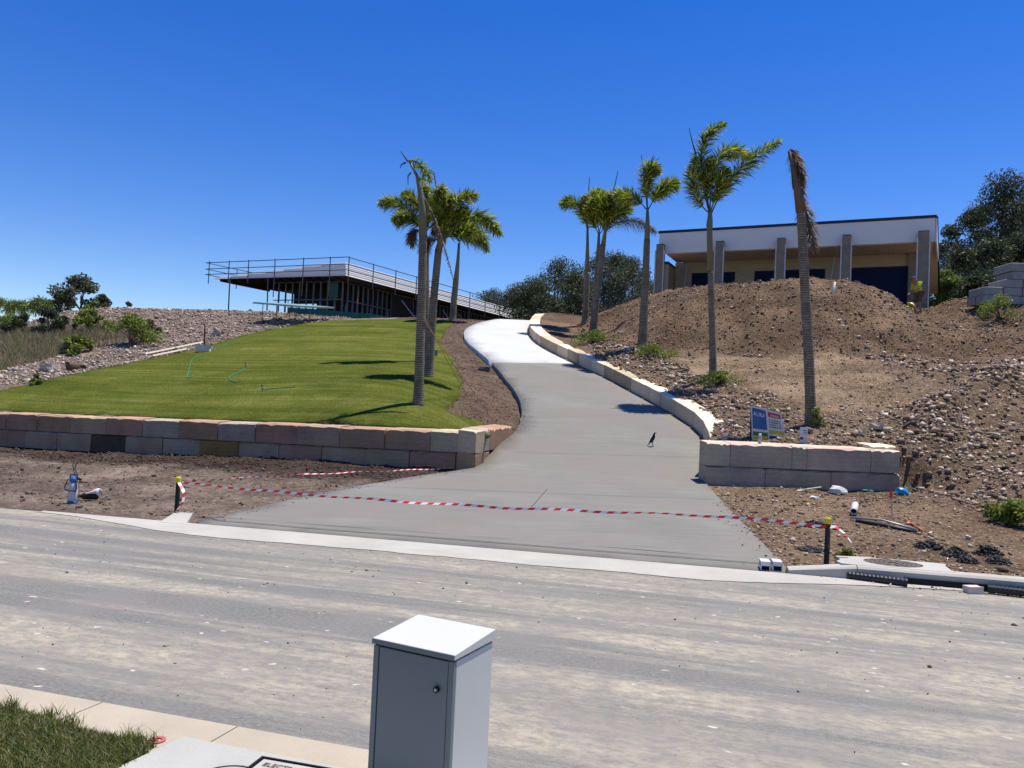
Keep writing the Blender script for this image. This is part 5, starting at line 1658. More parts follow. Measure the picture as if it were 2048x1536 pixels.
# ------------------------------------------------------------------ knapsack sprayer and blower on the left verge
M['tank'] = pm('translucent_tank', (0.52, 0.54, 0.55), (0.46, 0.48, 0.50), 3, 0.4, 0.02)
M['blue'] = pm('blue_plastic', (0.015, 0.13, 0.42), rough=0.4, spec=.4)
M['black'] = pm('black_rubber', (0.018, 0.018, 0.018), rough=0.6)
sb = hit(144, 1008, H_verge, d0=8)
sp = empty('pump_sprayer', sb); tag(sp, 'grey tank pump sprayer with blue top standing on the left verge', 'sprayer')
MB().tube([(0, 0, 0), (0, 0, .015), (0, 0, .05)], [.062, .068, .066], 16).build('foot', M['blue'], sp, True)
MB().tube([(0, 0, .05), (0, 0, .06), (0, 0, .20), (0, 0, .215), (0, 0, .23), (0, 0, .30), (0, 0, .33)], [.060, .065, .065, .058, .063, .058, .035], 18).build('tank', M['tank'], sp, True)
MB().tube([(0, 0, .325), (0, 0, .335), (0, 0, .385), (0, 0, .40)], [.045, .055, .055, .03], 14).build('collar', M['blue'], sp, True)
MB().tube([(-.05, 0, .39), (-.05, 0, .43), (0, 0, .437), (.05, 0, .43), (.05, 0, .39)], .012, 8).build('handle', M['blue'], sp, True)
MB().tube([(-.05, -.05, .37), (-.09, -.06, .27), (-.075, -.07, .22), (0, -.08, .20), (.08, -.06, .20), (.07, -.04, .30), (.05, -.02, .37)], .009, 6).build('strap', M['black'], sp, True)
MB().tube([(.06, 0, .36), (.05, 0, .45), (.01, 0, .52), (.03, .0, .62)], .008, 6).build('hose', M['black'], sp, True)
MB().tube([(.03, 0, .38), (-.01, .01, .50), (-.03, .01, .57), (-.015, .01, .63)], .006, 6).build('hose', M['black'], sp, True)
MB().tube([(.07, .0, .38), (.10, 0, .37), (.12, 0, .365)], [.018, .020, .012], 8).build('trigger_grip', M['black'], sp, True)
MB().tube([(.09, 0, .36), (.11, -.02, .22), (.10, -.03, .02)], .006, 6).build('lance', M['steel'], sp, True)
bb = hit(180, 1000, H_verge, d0=8)
bl = empty('leaf_blower', bb); tag(bl, 'white and orange handheld blower lying beside the sprayer', 'blower')
M['whiteplastic'] = pm('white_plastic_shell', (0.75, 0.75, 0.74), rough=0.4)
def loft(name, m, rings, parent, n=14):
    """rings: (centre, ry, rz) along x"""
    mb = MB(); V = []
    for (c, a, b) in rings:
        for k in range(n):
            an = 2 * math.pi * k / n
            V.append((c[0], c[1] + math.cos(an) * a, c[2] + math.sin(an) * b))
    F = []
    for i in range(len(rings) - 1):
        for k in range(n):
            F.append((i * n + k, i * n + (k + 1) % n, (i + 1) * n + (k + 1) % n, (i + 1) * n + k))
    F += [tuple(reversed(range(n))), tuple(range((len(rings) - 1) * n, len(rings) * n))]
    return mb.add(V, F).build(name, m, parent, True)
loft('motor_housing', M['black'], [((-.13, 0, .05), .02, .03), ((-.10, 0, .055), .05, .05), ((0, 0, .06), .06, .055), ((.10, 0, .065), .05, .06), ((.13, 0, .07), .02, .03)], bl)
loft('shell', M['whiteplastic'], [((-.09, 0, .09), .015, .01), ((-.04, 0, .10), .045, .02), ((.04, 0, .125), .055, .03), ((.10, 0, .14), .055, .045), ((.135, 0, .12), .03, .07), ((.145, 0, .10), .01, .05)], bl)
loft('top_cover', M['orange'], [((-.05, 0, .13), .01, .008), ((-.02, 0, .135), .03, .016), ((.05, 0, .155), .032, .02), ((.09, 0, .165), .01, .01)], bl)
MB().tube([(.13, 0, .17), (.155, 0, .16), (.175, 0, .09)], [.012, .016, .012], 8).build('rear_handle', M['steel'], bl, True)
MB().tube([(-.12, 0, .06), (-.17, 0, .055), (-.21, 0, .05)], [.03, .026, .03], 10).build('nozzle', M['black'], bl, True)

# ------------------------------------------------------------------ bird on the driveway
M['feather'] = pm('black_feathers', (0.012, 0.012, 0.014), (0.02, 0.02, 0.025), 30, 0.5, 0.1)
def skin(name, joints, edges, m, parent=None, sub=1, root=0):
    me = bpy.data.meshes.new(name)
    me.from_pydata([j[0] for j in joints], edges, [])
    ob = link(name, me, parent, m)
    ob.modifiers.new('skin', 'SKIN')
    for i, j in enumerate(joints):
        r = j[1] if isinstance(j[1], (tuple, list)) else (j[1], j[1])
        me.skin_vertices[0].data[i].radius = r
    me.skin_vertices[0].data[root].use_root = True
    s_ = ob.modifiers.new('sub', 'SUBSURF'); s_.levels = sub; s_.render_levels = sub
    ob.modifiers['skin'].use_smooth_shade = True
    dg = bpy.context.evaluated_depsgraph_get(); dg.update()
    me2 = bpy.data.meshes.new_from_object(ob.evaluated_get(dg))
    ob.modifiers.clear(); ob.data = me2
    if not me2.materials: me2.materials.append(m)
    return ob
bp = hit(1305, 893, H_drive, d0=10)
k = 1.05
J = [((0, 0, .17 * k), .050), ((.022, 0, .235 * k), .041), ((.028, 0, .295 * k), .026), ((.040, 0, .325 * k), .026), ((.072, 0, .324 * k), .010), ((.098, 0, .322 * k), .004),
     ((-.050, 0, .115 * k), .032), ((-.095, 0, .06 * k), (.026, .012)), ((-.130, 0, .016 * k), (.024, .006))]
bird = skin('bird', J, [(0, 1), (1, 2), (2, 3), (3, 4), (4, 5), (0, 6), (6, 7), (7, 8)], M['feather'])
bird.location = bp; tag(bird, 'black bird standing upright on the grey driveway', 'bird')
for sgn in (-1, 1):
    mb = MB(); y_ = .022 * sgn; x_ = .01 + .012 * sgn
    mb.tube([(x_ - .01, y_, .145 * k), (x_ - .018, y_, .075 * k), (x_, y_, .006)], [.012, .005, .0045], 6)
    for a in (-.5, 0, .5):
        mb.bar((x_, y_, .005), (x_ + .035 * math.cos(a), y_ + .035 * math.sin(a), .003), .0035, 5)
    mb.bar((x_, y_, .005), (x_ - .022, y_, .003), .0035, 5)
    mb.build('leg', M['feather'], bird)

# ------------------------------------------------------------------ boards behind the front wall
M['sign_blue'] = pm('sign_blue', (0.02, 0.075, 0.21), (0.03, 0.11, 0.26), 3, 0.5, 0.0)
M['sign_white'] = pm('sign_white', (0.60, 0.60, 0.60), rough=0.5)
M['sign_red'] = pm('sign_red', (0.42, 0.05, 0.05), rough=0.5)
M['sign_yellow'] = pm('sign_yellow', (0.52, 0.40, 0.02), rough=0.5)
M['sign_navy'] = pm('sign_navy', (0.03, 0.035, 0.12), rough=0.5)
M['sign_green'] = pm('sign_green', (0.05, 0.16, 0.05), rough=0.5)
M['sign_black'] = pm('sign_black', (0.03, 0.03, 0.03), rough=0.5)
sbd = 17.1
tl, tr, br_, bl_ = at(1503, 811, sbd - .12), at(1563, 827, sbd + .15), at(1573, 884, sbd + .15), at(1505, 880, sbd - .12)
so = at(1538, 884, sbd)
board = empty('site_sign_board', so); tag(board, 'leaning site sign board, blue left half and white warning right half', 'sign')
def sq(u, v, off=0.0):
    """u across, v down the board"""
    p = (tl.lerp(tr, u)).lerp((bl_.lerp(br_, u)), v)
    n_ = (tr - tl).cross(bl_ - tl).normalized()
    if n_.y > 0: n_ = -n_
    return p + n_ * off - so
def spatch(name, m, u0, u1, v0, v1, off, th=.003, parent=None):
    return MB().hexa([sq(u0, v1, off), sq(u1, v1, off), sq(u1, v0, off), sq(u0, v0, off), sq(u0, v1, off + th), sq(u1, v1, off + th), sq(u1, v0, off + th), sq(u0, v0, off + th)]).build(name, m, parent or board)
spatch('panel', M['sign_white'], 0, 1, 0, 1, -.02, .019)
spatch('blue_field', M['sign_blue'], .02, .46, .05, .66, .0)
spatch('swoosh', M['sign_white'], .02, .46, .665, .74, .0)
spatch('green_field', M['sign_green'], .02, .46, .745, .86, .0)
spatch('yellow_field', M['sign_yellow'], .02, .46, .865, .97, .0)
spatch('red_header', M['sign_red'], .53, .94, .06, .22, .0)
for i in range(4):
    for j in range(5):
        spatch('print_line', M['sign_black'] if i % 2 else M['sign_green'], .54 + .078 * j, .54 + .078 * j + random.uniform(.045, .068), .30 + .075 * i, .30 + .075 * i + .035, .0, .002)
spatch('yellow_band', M['sign_yellow'], .51, .97, .64, .76, .0)
spatch('navy_band', M['sign_navy'], .51, .97, .83, .97, .0)
bu = (sq(1, 0) - sq(0, 0)).normalized(); bv = (sq(0, 0) - sq(0, 1)).normalized(); bn = bu.cross(bv)
Rb = Matrix(((bu.x, bv.x, bn.x), (bu.y, bv.y, bn.y), (bu.z, bv.z, bn.z)))
text_mesh('lettering', 'AURA', .122, Rb, sq(.045, .27, .004), M['adaptor'], board, .001)
text_mesh('lettering', 'DANGER', .055, Rb, sq(.60, .185, .004), M['adaptor'], board, .001)
for u_ in (.03, .97):
    q = sq(u_, .1, -.03)
    MB().bar(sq(u_, .05, -.035), Vector((q.x, q.y, -.5)), .018).build('leg', M['picket'], board)
nt0 = at(1607, 886, 16.75)
nt = empty('notice_card', nt0); tag(nt, 'small pale notice card stuck behind the front wall', 'sign')
M['card'] = pm('pale_card', (0.55, 0.56, 0.62), rough=0.6)
MB().box((0, 0, .165), (.17, .006, .36)).build('card', M['card'], nt)
MB().box((-.045, -.006, .10), (.07, .004, .05)).build('print_block', M['sign_black'], nt)
for z_ in (.20, .235, .27):
    MB().box((.02, -.005, z_), (.09, .003, .012)).build('print_line', M['sign_black'], nt)
MB().bar((.03, .01, -.3), (.03, .01, .30), .01).build('stake', M['picket'], nt)
ct = WRa + WRdir * wr_s(1527, 885) + WRn * .2
fl = empty('steel_flask', Vector((ct.x, ct.y, WRTOP + .012))); tag(fl, 'silver drinking flask standing on the front wall', 'flask')
MB().tube([(0, 0, 0), (0, 0, .13), (0, 0, .15)], [.036, .036, .026], 14).build('body', M['steel'], fl, True)
MB().tube([(0, 0, .15), (0, 0, .165), (0, 0, .20), (0, 0, .21)], [.024, .030, .030, .02], 12).build('cap', M['adaptor'], fl, True)

# ------------------------------------------------------------------ litter on the right verge
HRs = lambda x, y: H_right(x, y, True)
def crumple(name, label, cat, px, py, size, m, seed, flat=.5, group=None):
    p = hit(px, py, HRs, d0=7)
    bm = bmesh.new(); bmesh.ops.create_icosphere(bm, subdivisions=2, radius=.5)
    R = random.Random(seed)
    for v in bm.verts:
        f = 1 + R.uniform(-.28, .28)
        v.co = Vector((v.co.x * f * size[0], v.co.y * f * size[1], max(-.15 * size[2], v.co.z * f * size[2])))
    me = bpy.data.meshes.new(name); bm.to_mesh(me); bm.free()
    o_ = link(name, me, None, m); o_.location = p + Vector((0, 0, size[2] * .22)); o_.rotation_euler = (0, 0, R.uniform(-.6, .6))
    tag(o_, label, cat, group); return o_
M['bagwhite'] = pm('white_plastic_film', (0.70, 0.68, 0.66), rough=0.4)
M['bagblue'] = pm('blue_plastic_film', (0.03, 0.30, 0.62), (0.02, 0.22, 0.5), 12, 0.35, 0.2)
M['pink'] = pm('pink_film', (0.55, 0.30, 0.30), rough=0.5)
M['netgreen'] = pm('green_netting', (0.05, 0.22, 0.14), rough=0.6)
crumple('plastic_sheet', 'large crumpled white plastic sheet on the rubble below the wall', 'litter', 1674, 988, (.34, .22, .22), M['bagwhite'], 1)
crumple('plastic_bag', 'bright blue plastic bag on the rubble near wall end', 'litter', 1803, 990, (.26, .20, .20), M['bagblue'], 2)
crumple('drink_can', 'small white crushed container left of the plastic sheet', 'litter', 1628, 998, (.17, .08, .08), M['bagwhite'], 3)
crumple('paper_scrap', 'pink scrap against the foot of the wall', 'litter', 1718, 969, (.12, .08, .10), M['pink'], 4)
crumple('net_scrap', 'green netting scrap near the pink scrap', 'litter', 1734, 983, (.22, .10, .06), M['netgreen'], 5)
crumple('cardboard_scrap', 'pale torn scrap against the wall left of the litter', 'litter', 1602, 983, (.24, .12, .05), M['paleblock'], 6)
def rod(name, label, cat, a, b, r, m, lift=.02, mid_=None, n=8):
    pa, pb = hit(*a, HRs, d0=7), hit(*b, HRs, d0=7)
    pa.z += lift; pb.z += lift
    P = [Vector((0, 0, 0)), pb - pa] if mid_ is None else [Vector((0, 0, 0)), (pb - pa) * .5 + Vector((0, 0, mid_)), pb - pa]
    ob = MB().tube(P, r, n).build(name, m, None, n > 6); ob.location = pa
    tag(ob, label, cat); return ob
# white pipe with an open dark end
pa, pb = hit(1707, 1032, HRs, d0=7), hit(1716, 1002, HRs, d0=7)
pp = empty('pvc_pipe', pa + Vector((0, 0, .07))); tag(pp, 'short white pvc pipe with dark open end on the rubble', 'pipe')
dv = (pb - pa) + Vector((0, 0, .10)); dv = dv.normalized() * .62
V, F = [], []
ax = dv.normalized(); a_ = ax.cross(Vector((0, 0, 1))).normalized(); c_ = a_.cross(ax)
for (t_, r) in ((0, .046), (1, .046), (1, .055), (0, .055)):
    for k in range(18):
        an = 2 * math.pi * k / 18
        V.append(dv * t_ + (a_ * math.cos(an) + c_ * math.sin(an)) * r)
for j in range(4):
    for k in range(18):
        F.append((j * 18 + k, j * 18 + (k + 1) % 18, ((j + 1) % 4) * 18 + (k + 1) % 18, ((j + 1) % 4) * 18 + k))
MB().add(V, F).build('tube', M['adaptor'], pp, True)
MB().tube([dv * .22, dv * .24], .0455, 18).build('inside', M['dark'], pp)
rod('metal_strip', 'bent pale metal strip lying beyond the right picket', 'metal strip', (1700, 1040), (1832, 1064), .016, M['steel'], .04, .05)
rod('black_hose', 'black hose length lying under the pale metal strip', 'hose', (1712, 1044), (1834, 1067), .026, M['blackpoly'], .02, .01)
rod('survey_peg', 'red and orange marker stick on the verge at right', 'stake', (1808, 1040), (1846, 1066), .014, M['orange'], .03)
p = hit(1785, 1032, HRs, d0=7)
stk = empty('survey_stake', p); tag(stk, 'upright thin stake with a red top near the blue bag', 'stake')
MB().bar((0, 0, -.1), (-.03, 0, .30), .010).build('rod', M['steel'], stk)
MB().box((-.035, 0, .36), (.035, .02, .13)).build('red_top', M['tape_r'], stk)
p = hit(1625, 992, HRs, d0=7)
rod('timber_lath', 'thin pale lath leaning by the wall foot', 'lath', (1604, 990), (1642, 984), .012, M['paleblock'], .10)
rod('dark_bar', 'dark rusty bar sticking out of the rubble right of the dead palm', 'bar', (1806, 860), (1880, 816), .022, pm('rusty_bar', (0.10, 0.06, 0.04), rough=.9), .06)
p = at(1668, 590, 31.6)
wp = MB().tube([(0, 0, -.35), (.09, 0, .47)], .045, 12).build('pvc_riser', M['adaptor'], None, True); wp.location = hit(1665, 586, lambda x, y: H_right(x, y, False), d0=20)
tag(wp, 'white pvc riser standing up out of the dirt mound', 'pipe')
M['slag'] = mk_tone('dark_spoil', 0.9, .4, 40)
def heap(name, label, px, py, r, h, seed, n=260, group='dark clods on the right verge', col=((0.035, 0.034, 0.035), (0.06, 0.058, 0.058), (0.09, 0.085, 0.08)), H=None, size=.022):
    p = hit(px, py, H or H_verge, d0=6)
    R = np.random.default_rng(seed)
    an = R.random(n) * 6.283; q = R.random(n) ** .6
    P = np.column_stack([np.cos(an) * q * r, np.sin(an) * q * r * .75, (1 - q ** 2) * h * R.random(n)])
    V, F, C = stones(P, R.uniform(.5, 1.4, n) * size, col, R)
    o_ = nmesh(name, V, F, M['slag'], None, C); o_.location = p
    tag(o_, label, 'clods', group); return o_
def stones(P, size, cols, R):
    n = len(P)
    base = np.array([(1, 0, 0), (-1, 0, 0), (0, 1, 0), (0, -1, 0), (0, 0, 1), (0, 0, -1)], float)
    f = np.array([(0, 2, 4), (2, 1, 4), (1, 3, 4), (3, 0, 4), (2, 0, 5), (1, 2, 5), (3, 1, 5), (0, 3, 5)])
    B = base[None] * R.uniform(.55, 1.35, (n, 6, 1)) + R.uniform(-.25, .25, (n, 6, 3))
    B[:, :, 2] *= .75
    a = R.random(n) * 6.283
    c, s = np.cos(a)[:, None], np.sin(a)[:, None]
    x, y = B[:, :, 0] * c - B[:, :, 1] * s, B[:, :, 0] * s + B[:, :, 1] * c
    tl_ = R.uniform(-.7, .7, n)[:, None]
    z = B[:, :, 2] * np.cos(tl_) + x * np.sin(tl_); x = x * np.cos(tl_) - B[:, :, 2] * np.sin(tl_)
    V = np.stack([x, y, z], -1) * np.asarray(size)[:, None, None] + np.asarray(P)[:, None, :]
    F = (f[None] + 6 * np.arange(n)[:, None, None]).reshape(-1, 3)
    ck = np.array(cols)[R.integers(len(cols), size=n)] * R.uniform(.75, 1.2, n)[:, None]
    C = np.repeat(np.column_stack([ck, np.ones(n)]), 6, 0)
    return V.reshape(-1, 3), F, C
for i, (x, y, r, h, lb_) in enumerate(((1858, 1096, .20, .10, 'dark clod heap nearest the gully lid'), (1912, 1112, .19, .12, 'dark clod heap, left of a row of three'), (1975, 1109, .19, .13, 'dark clod heap, farthest of a row of three'), (1996, 1126, .15, .09, 'dark clod heap at the right end of the row'), (1936, 1124, .13, .08, 'small dark clod heap in the middle of the row'),
                                    (1630, 1052, .24, .08, 'dark clod heap left of the right picket'), (1625, 1100, .22, .03, 'flat dark clods behind the drain adaptors'))):
    heap('clod_heap', lb_, x, y, r, h, 300 + i, 260, H=HRs)

# ------------------------------------------------------------------ things on the lawn and beside it
HLf = lambda x, y: H_left(x, y) + .02
p = hit(408, 703, HLf, d0=20)
rk = rough_block('white_bucket', 'white lump of stone at the far lawn edge by a dark riser', 'stone', p, (.55, .35, .30), pm('white_limestone', (0.62, 0.60, 0.56), rough=.9), .2, None, .22)
p = hit(409, 692, HLf, d0=20)
rs_o = MB().tube([(0, 0, -.1), (-.03, 0, .75), (-.04, 0, .95), (-.12, 0, 1.02)], [.035, .03, .03, .035], 8).build('black_riser', M['black'], None, True); rs_o.location = p
tag(rs_o, 'thin black standpipe at the far lawn edge', 'standpipe')
for i, (x, y, lb_) in enumerate(((524, 782, 'small black and white sprinkler stake nearest the wall on the lawn'), (491, 735, 'small black and white sprinkler stake farther up the lawn'))):
    p = hit(x, y, HLf, d0=16)
    s_ = empty('sprinkler', p); tag(s_, lb_, 'sprinkler', 'lawn sprinklers')
    MB().bar((0, 0, -.05), (0, 0, .10), .012).build('stake', M['black'], s_)
    MB().box((.02, 0, .11), (.09, .03, .025)).build('head', M['whiteplastic'], s_)
    MB().box((-.02, 0, .15), (.03, .03, .05)).build('nozzle', M['black'], s_)
M['hose'] = pm('green_hose', (0.03, 0.30, 0.12), rough=0.5)
for i, (pts, lb_) in enumerate((([(524, 781), (545, 778), (570, 776), (592, 774)], 'short green hose from the nearest sprinkler'), ([(491, 737), (478, 745), (460, 754), (462, 762), (474, 766)], 'green hose below the farther sprinkler'),
                                ([(482, 686), (455, 690), (430, 697), (410, 704)], 'green hose running to the white stone'), ([(400, 712), (384, 720), (376, 748), (372, 756), (388, 752)], 'green hose curling down left of the lawn'))):
    P = smooth_path([hit(x, y, HLf, d0=16) for x, y in pts], 5)
    P = [Vector((q.x, q.y, float(HLf(q.x, q.y)) + .015)) for q in P]
    ob = MB().tube([q - P[0] for q in P], .013, 6).build('garden_hose', M['hose'], None, True); ob.location = P[0]; tag(ob, lb_, 'hose', 'hoses on the lawn')
# tie straps from the near palm to the ground
M['strap'] = pm('orange_strap', (0.55, 0.25, 0.12), (0.6, 0.45, 0.3), 8, 0.6, 0)
pal = at(851, 645, 19.6)
for i, (e_, lb_) in enumerate((((938, 798), 'left tie strap from the snapped palm to the mulch'), ((952, 790), 'right tie strap from the snapped palm to the mulch'))):
    q = hit(*e_, H_left, d0=17)
    t0 = at(850, 636 + i * 8, 19.6)
    ob = MB().tube([Vector((0, 0, 0)), (q - t0) * .5 + Vector((0, 0, -.05)), q - t0], .011, 5).build('tie_strap', M['strap'], None); ob.location = t0; tag(ob, lb_, 'strap', 'palm tie straps')
for i, (a, b, lb_) in enumerate((((290, 712), (405, 688), 'upper timber plank along the gravel lawn edge'), ((305, 716), (372, 702), 'lower timber plank along the gravel lawn edge'))):
    A_, B_ = hit(*a, H_left, d0=20), hit(*b, H_left, d0=20)
    ob = MB().tube([Vector((0, 0, .08)), B_ - A_ + Vector((0, 0, .08))], .05, 4).build('timber_plank', M['lining'], None); ob.location = A_; tag(ob, lb_, 'plank', 'planks by the lawn')
p = hit(968, 741, H_left, d0=20); rough_block('grey_rock', 'flat dark grey rock on the soil beside the driveway edge', 'rock', p, (.42, .25, .14), pm('grey_rock', (0.14, 0.13, 0.13), rough=.9), .1, None, .2)
p = hit(872, 712, H_left, d0=18); rough_block('teal_bucket', 'small teal tub beside the leaning lawn palm', 'tub', p, (.12, .12, .26), pm('teal_plastic', (0.10, 0.32, 0.28), rough=.5), .1, None, .05)
for i, (x, y, s_, lb_) in enumerate(((1755, 858, .24, 'large pale stone in the rubble right of the dead palm'), (1722, 868, .2, 'pale stone behind the middle of the front wall'), (1460, 848, .22, 'pale stone behind the curved wall end'), (140, 697, .7, 'pale boulder between dry grass and gravel'), (100, 744, .6, 'pale boulder low on the gravel bank'), (150, 740, .55, 'brown boulder low on the gravel bank'), (436, 670, .6, 'pale boulder on the gravel above lawn edge'), (1935, 1078, .10, 'small pale stone on verge left of the weed patch'))):
    Hh = H_left if x < 800 else HRs
    p = hit(x, y, Hh, d0=7)
    col_ = (0.50, 0.42, 0.35) if 'pale' in lb_ else (0.13, 0.09, 0.065)
    rough_block('boulder', lb_, 'boulder', p, (s_, s_ * .7, s_ * .5), pm('boulder_stone', col_, rough=.95, bump=.5), random.uniform(0, 3), 'boulders', .22, .2)

# ------------------------------------------------------------------ block stack at the right
M['greyblock'] = pm('grey_concrete_block', (0.31, 0.30, 0.285), (0.25, 0.24, 0.225), 5, 0.9, 0.3)
q0_ = hit(2012, 612, lambda x, y: H_right(x, y, False), d0=22)
stack = empty('block_stack', q0_); tag(stack, 'stepped stack of grey concrete blocks on the rubble at right', 'block stack')
rows = [(0, -1.15, 2.4), (1, -1.10, 2.4), (2, -.25, 2.4), (3, -.20, 2.4), (4, .0, 2.4)]
for (r, x0, x1) in rows:
    x = x0 + (.3 if r % 2 and r > 2 else 0)
    while x < x1:
        for yy in (0, .62):
            ob = MB().box((x + .39, yy + random.uniform(-.03, .03), .05 + r * .36 + .17), (.77, .6, .345), Matrix.Rotation(random.uniform(-.04, .04), 3, 'Z')).build('block', M['greyblock'], stack)
            bv_ = ob.modifiers.new('edge', 'BEVEL'); bv_.width = .02; bv_.segments = 1
        x += .80
s0_, s1_ = at(1895, 556, 38), at(2002, 549, 34)
ob = MB().tube([Vector((0, 0, 0)), (s1_ - s0_) * .5 + Vector((0, 0, -.03)), s1_ - s0_], .012, 5).build('string_line', M['hose'], None); ob.location = s0_; tag(ob, 'thin green string line stretched left of the block stack', 'string line')

# ------------------------------------------------------------------ workers
M['skin'] = pm('tanned_skin', (0.36, 0.20, 0.13), rough=0.6)
M['hivis'] = pm('hivis_yellow_shirt', (0.52, 0.58, 0.03), (0.45, 0.50, 0.03), 8, 0.7, 0.2)
M['navy'] = pm('navy_cloth', (0.02, 0.025, 0.06), rough=0.8)
M['brownshort'] = pm('brown_work_cloth', (0.16, 0.085, 0.05), rough=0.85)
M['straw'] = pm('pale_hat_cloth', (0.30, 0.27, 0.23), rough=0.8)
M['boot'] = pm('work_boot', (0.13, 0.085, 0.05), rough=0.8)
M['helmet'] = pm('yellow_hat', (0.75, 0.72, 0.20), rough=0.4)
def person(label, loc, rz, J, hat, trousers, scale=1.0):
    """J: joint positions; body is one skin surface, clothes are further skins over part of the same joints"""
    names = list(J)
    idx = {n: i for i, n in enumerate(names)}
    R_ = dict(pel=.135, spine=.13, chest=.155, neck=.058, head=.092, crown=.085, face=.05, shL=.075, shR=.075, elL=.045, elR=.045, wrL=.03, wrR=.03, haL=.035, haR=.035, fiL=.012, fiR=.012, thL=.018, thR=.018,
              hipL=.095, hipR=.095, knL=.062, knR=.062, anL=.042, anR=.042, toL=.04, toR=.04)
    E = [('pel', 'spine'), ('spine', 'chest'), ('chest', 'neck'), ('neck', 'head'), ('head', 'crown'), ('chest', 'shL'), ('chest', 'shR'), ('shL', 'elL'), ('shR', 'elR'), ('elL', 'wrL'), ('elR', 'wrR'), ('wrL', 'haL'), ('wrR', 'haR'), ('haL', 'fiL'), ('haR', 'fiR'), ('haL', 'thL'), ('haR', 'thR'),
         ('pel', 'hipL'), ('pel', 'hipR'), ('hipL', 'knL'), ('hipR', 'knR'), ('knL', 'anL'), ('knR', 'anR'), ('anL', 'toL'), ('anR', 'toR')]
    def sub(name, m, parts, grow, parent):
        ns = [n for n in names if n in parts]
        ii = {n: i for i, n in enumerate(ns)}
        ee = [(ii[a], ii[b]) for a, b in E if a in ii and b in ii]
        rt = ii.get('pel', ii.get('chest', 0))
        return skin(name, [(J[n], R_[n] * grow) for n in ns], ee, m, parent, 2, rt)
    body = sub('person', M['skin'], set(names), 1.0, None)
    tag(body, label, 'person')
    sub('shirt', M['hivis'], {'pel', 'spine', 'chest', 'shL', 'shR'} | ({'elL', 'elR'}), 1.30, body)
    sub('shorts', trousers, {'pel', 'hipL', 'hipR', 'knL', 'knR'}, 1.2, body)
    for s_ in 'LR':
        sub('boot', M['boot'], {'an' + s_, 'to' + s_}, 1.35, body)
    h = Vector(J['head']); c = Vector(J['crown'])
    ax = (c - h).normalized() if (c - h).length > 0 else Vector((0, 0, 1))
    MB().tube([h + ax * .015, h + ax * .03, h + ax * .032, h + ax * .10, h + ax * .13], [.22, .22, .125, .115, .05], 18).build('hat', hat, body, True)
    body.location = loc; body.rotation_euler = (0, 0, rz); body.scale = (scale,) * 3
    return body
def finish_hands(J):
    for s_ in 'LR':
        w_, e_ = Vector(J['wr' + s_]), Vector(J['el' + s_])
        d_ = (w_ - e_).normalized()
        J['ha' + s_] = tuple(w_ + d_ * .07); J['fi' + s_] = tuple(w_ + d_ * .16)
        J['th' + s_] = tuple(w_ + d_ * .09 + Vector((.04, -.03, -.02)))
    return J
# x = facing direction
stand = finish_hands(dict(pel=(0, 0, .96), spine=(.06, 0, 1.12), chest=(.15, 0, 1.33), neck=(.24, 0, 1.48), head=(.30, 0, 1.57), crown=(.32, 0, 1.66), shL=(.13, .19, 1.37), shR=(.13, -.19, 1.37), elL=(.24, .25, 1.10), elR=(.14, -.27, 1.08), wrL=(.42, .16, .96), wrR=(.34, -.18, .92),
                          hipL=(0, .10, .90), hipR=(0, -.10, .90), knL=(.05, .12, .48), knR=(.10, -.12, .48), anL=(-.04, .12, .08), anR=(.02, -.13, .08), toL=(.13, .14, .04), toR=(.19, -.15, .04)))
crouch = finish_hands(dict(pel=(-.12, 0, .34), spine=(-.02, 0, .50), chest=(.14, 0, .66), neck=(.27, 0, .74), head=(.35, 0, .79), crown=(.40, 0, .86), shL=(.12, .19, .68), shR=(.12, -.19, .68), elL=(.28, .24, .46), elR=(.28, -.24, .46), wrL=(.46, .14, .32), wrR=(.46, -.12, .30),
                           hipL=(-.10, .11, .33), hipR=(-.10, -.11, .33), knL=(.26, .17, .42), knR=(.26, -.17, .42), anL=(.02, .16, .08), anR=(.02, -.16, .08), toL=(.18, .17, .04), toR=(.18, -.17, .04)))
HRn = lambda x, y: H_right(x, y, False)
w1 = at(1838, 560, 35.0); w1.z = at(1838, 553, 35).z - 1.71
person('worker in yellow shirt and dark brimmed hat standing by the end column', w1, math.radians(195), stand, M['navy'], M['brownshort'])
w2 = at(1805, 615, 33.8); w2.z = at(1805, 607, 33.8).z - .88
person('worker in yellow shirt and pale yellow hat crouching in the trench', w2, math.radians(-12), crouch, M['helmet'], M['navy'])
w3 = at(1308, 560, 42.6); w3.z = 7.0
person('worker in yellow shirt behind the leftmost column', w3, math.radians(60), stand, M['straw'], M['navy'])

# ------------------------------------------------------------------ loose stones, turf, dry grass (nobody could count these)
def scatter_pts(n, box, keep, R):
    x = R.uniform(box[0], box[2], n); y = R.uniform(box[1], box[3], n)
    k = keep(x, y)
    return x[k], y[k]
RS = np.random.default_rng(99)
CREAM = [(0.44, 0.34, 0.255), (0.36, 0.27, 0.195), (0.29, 0.212, 0.152), (0.20, 0.142, 0.10), (0.13, 0.088, 0.060), (0.50, 0.41, 0.325)]
BROWN = [(0.15, 0.105, 0.075), (0.11, 0.075, 0.052), (0.20, 0.145, 0.105), (0.075, 0.052, 0.038)]
def right_keep(x, y):
    d = 3.2 * sstep((y - 9) / 4)
    k = in_poly(x, y, vr_poly) & (rv(x, y) > .45)
    infront = (x < 8.2) & (y > WRa.y - .05) & (y < WRa.y + .62)
    return k & ~infront
x, y = scatter_pts(190000, (3, 8.5, 25, 38), right_keep, RS)
hgt = T_R(x, y)
yw_ = yw_right(x)
beh = y > yw_ + .3
_zm, _zb, _ = zones(x, y)
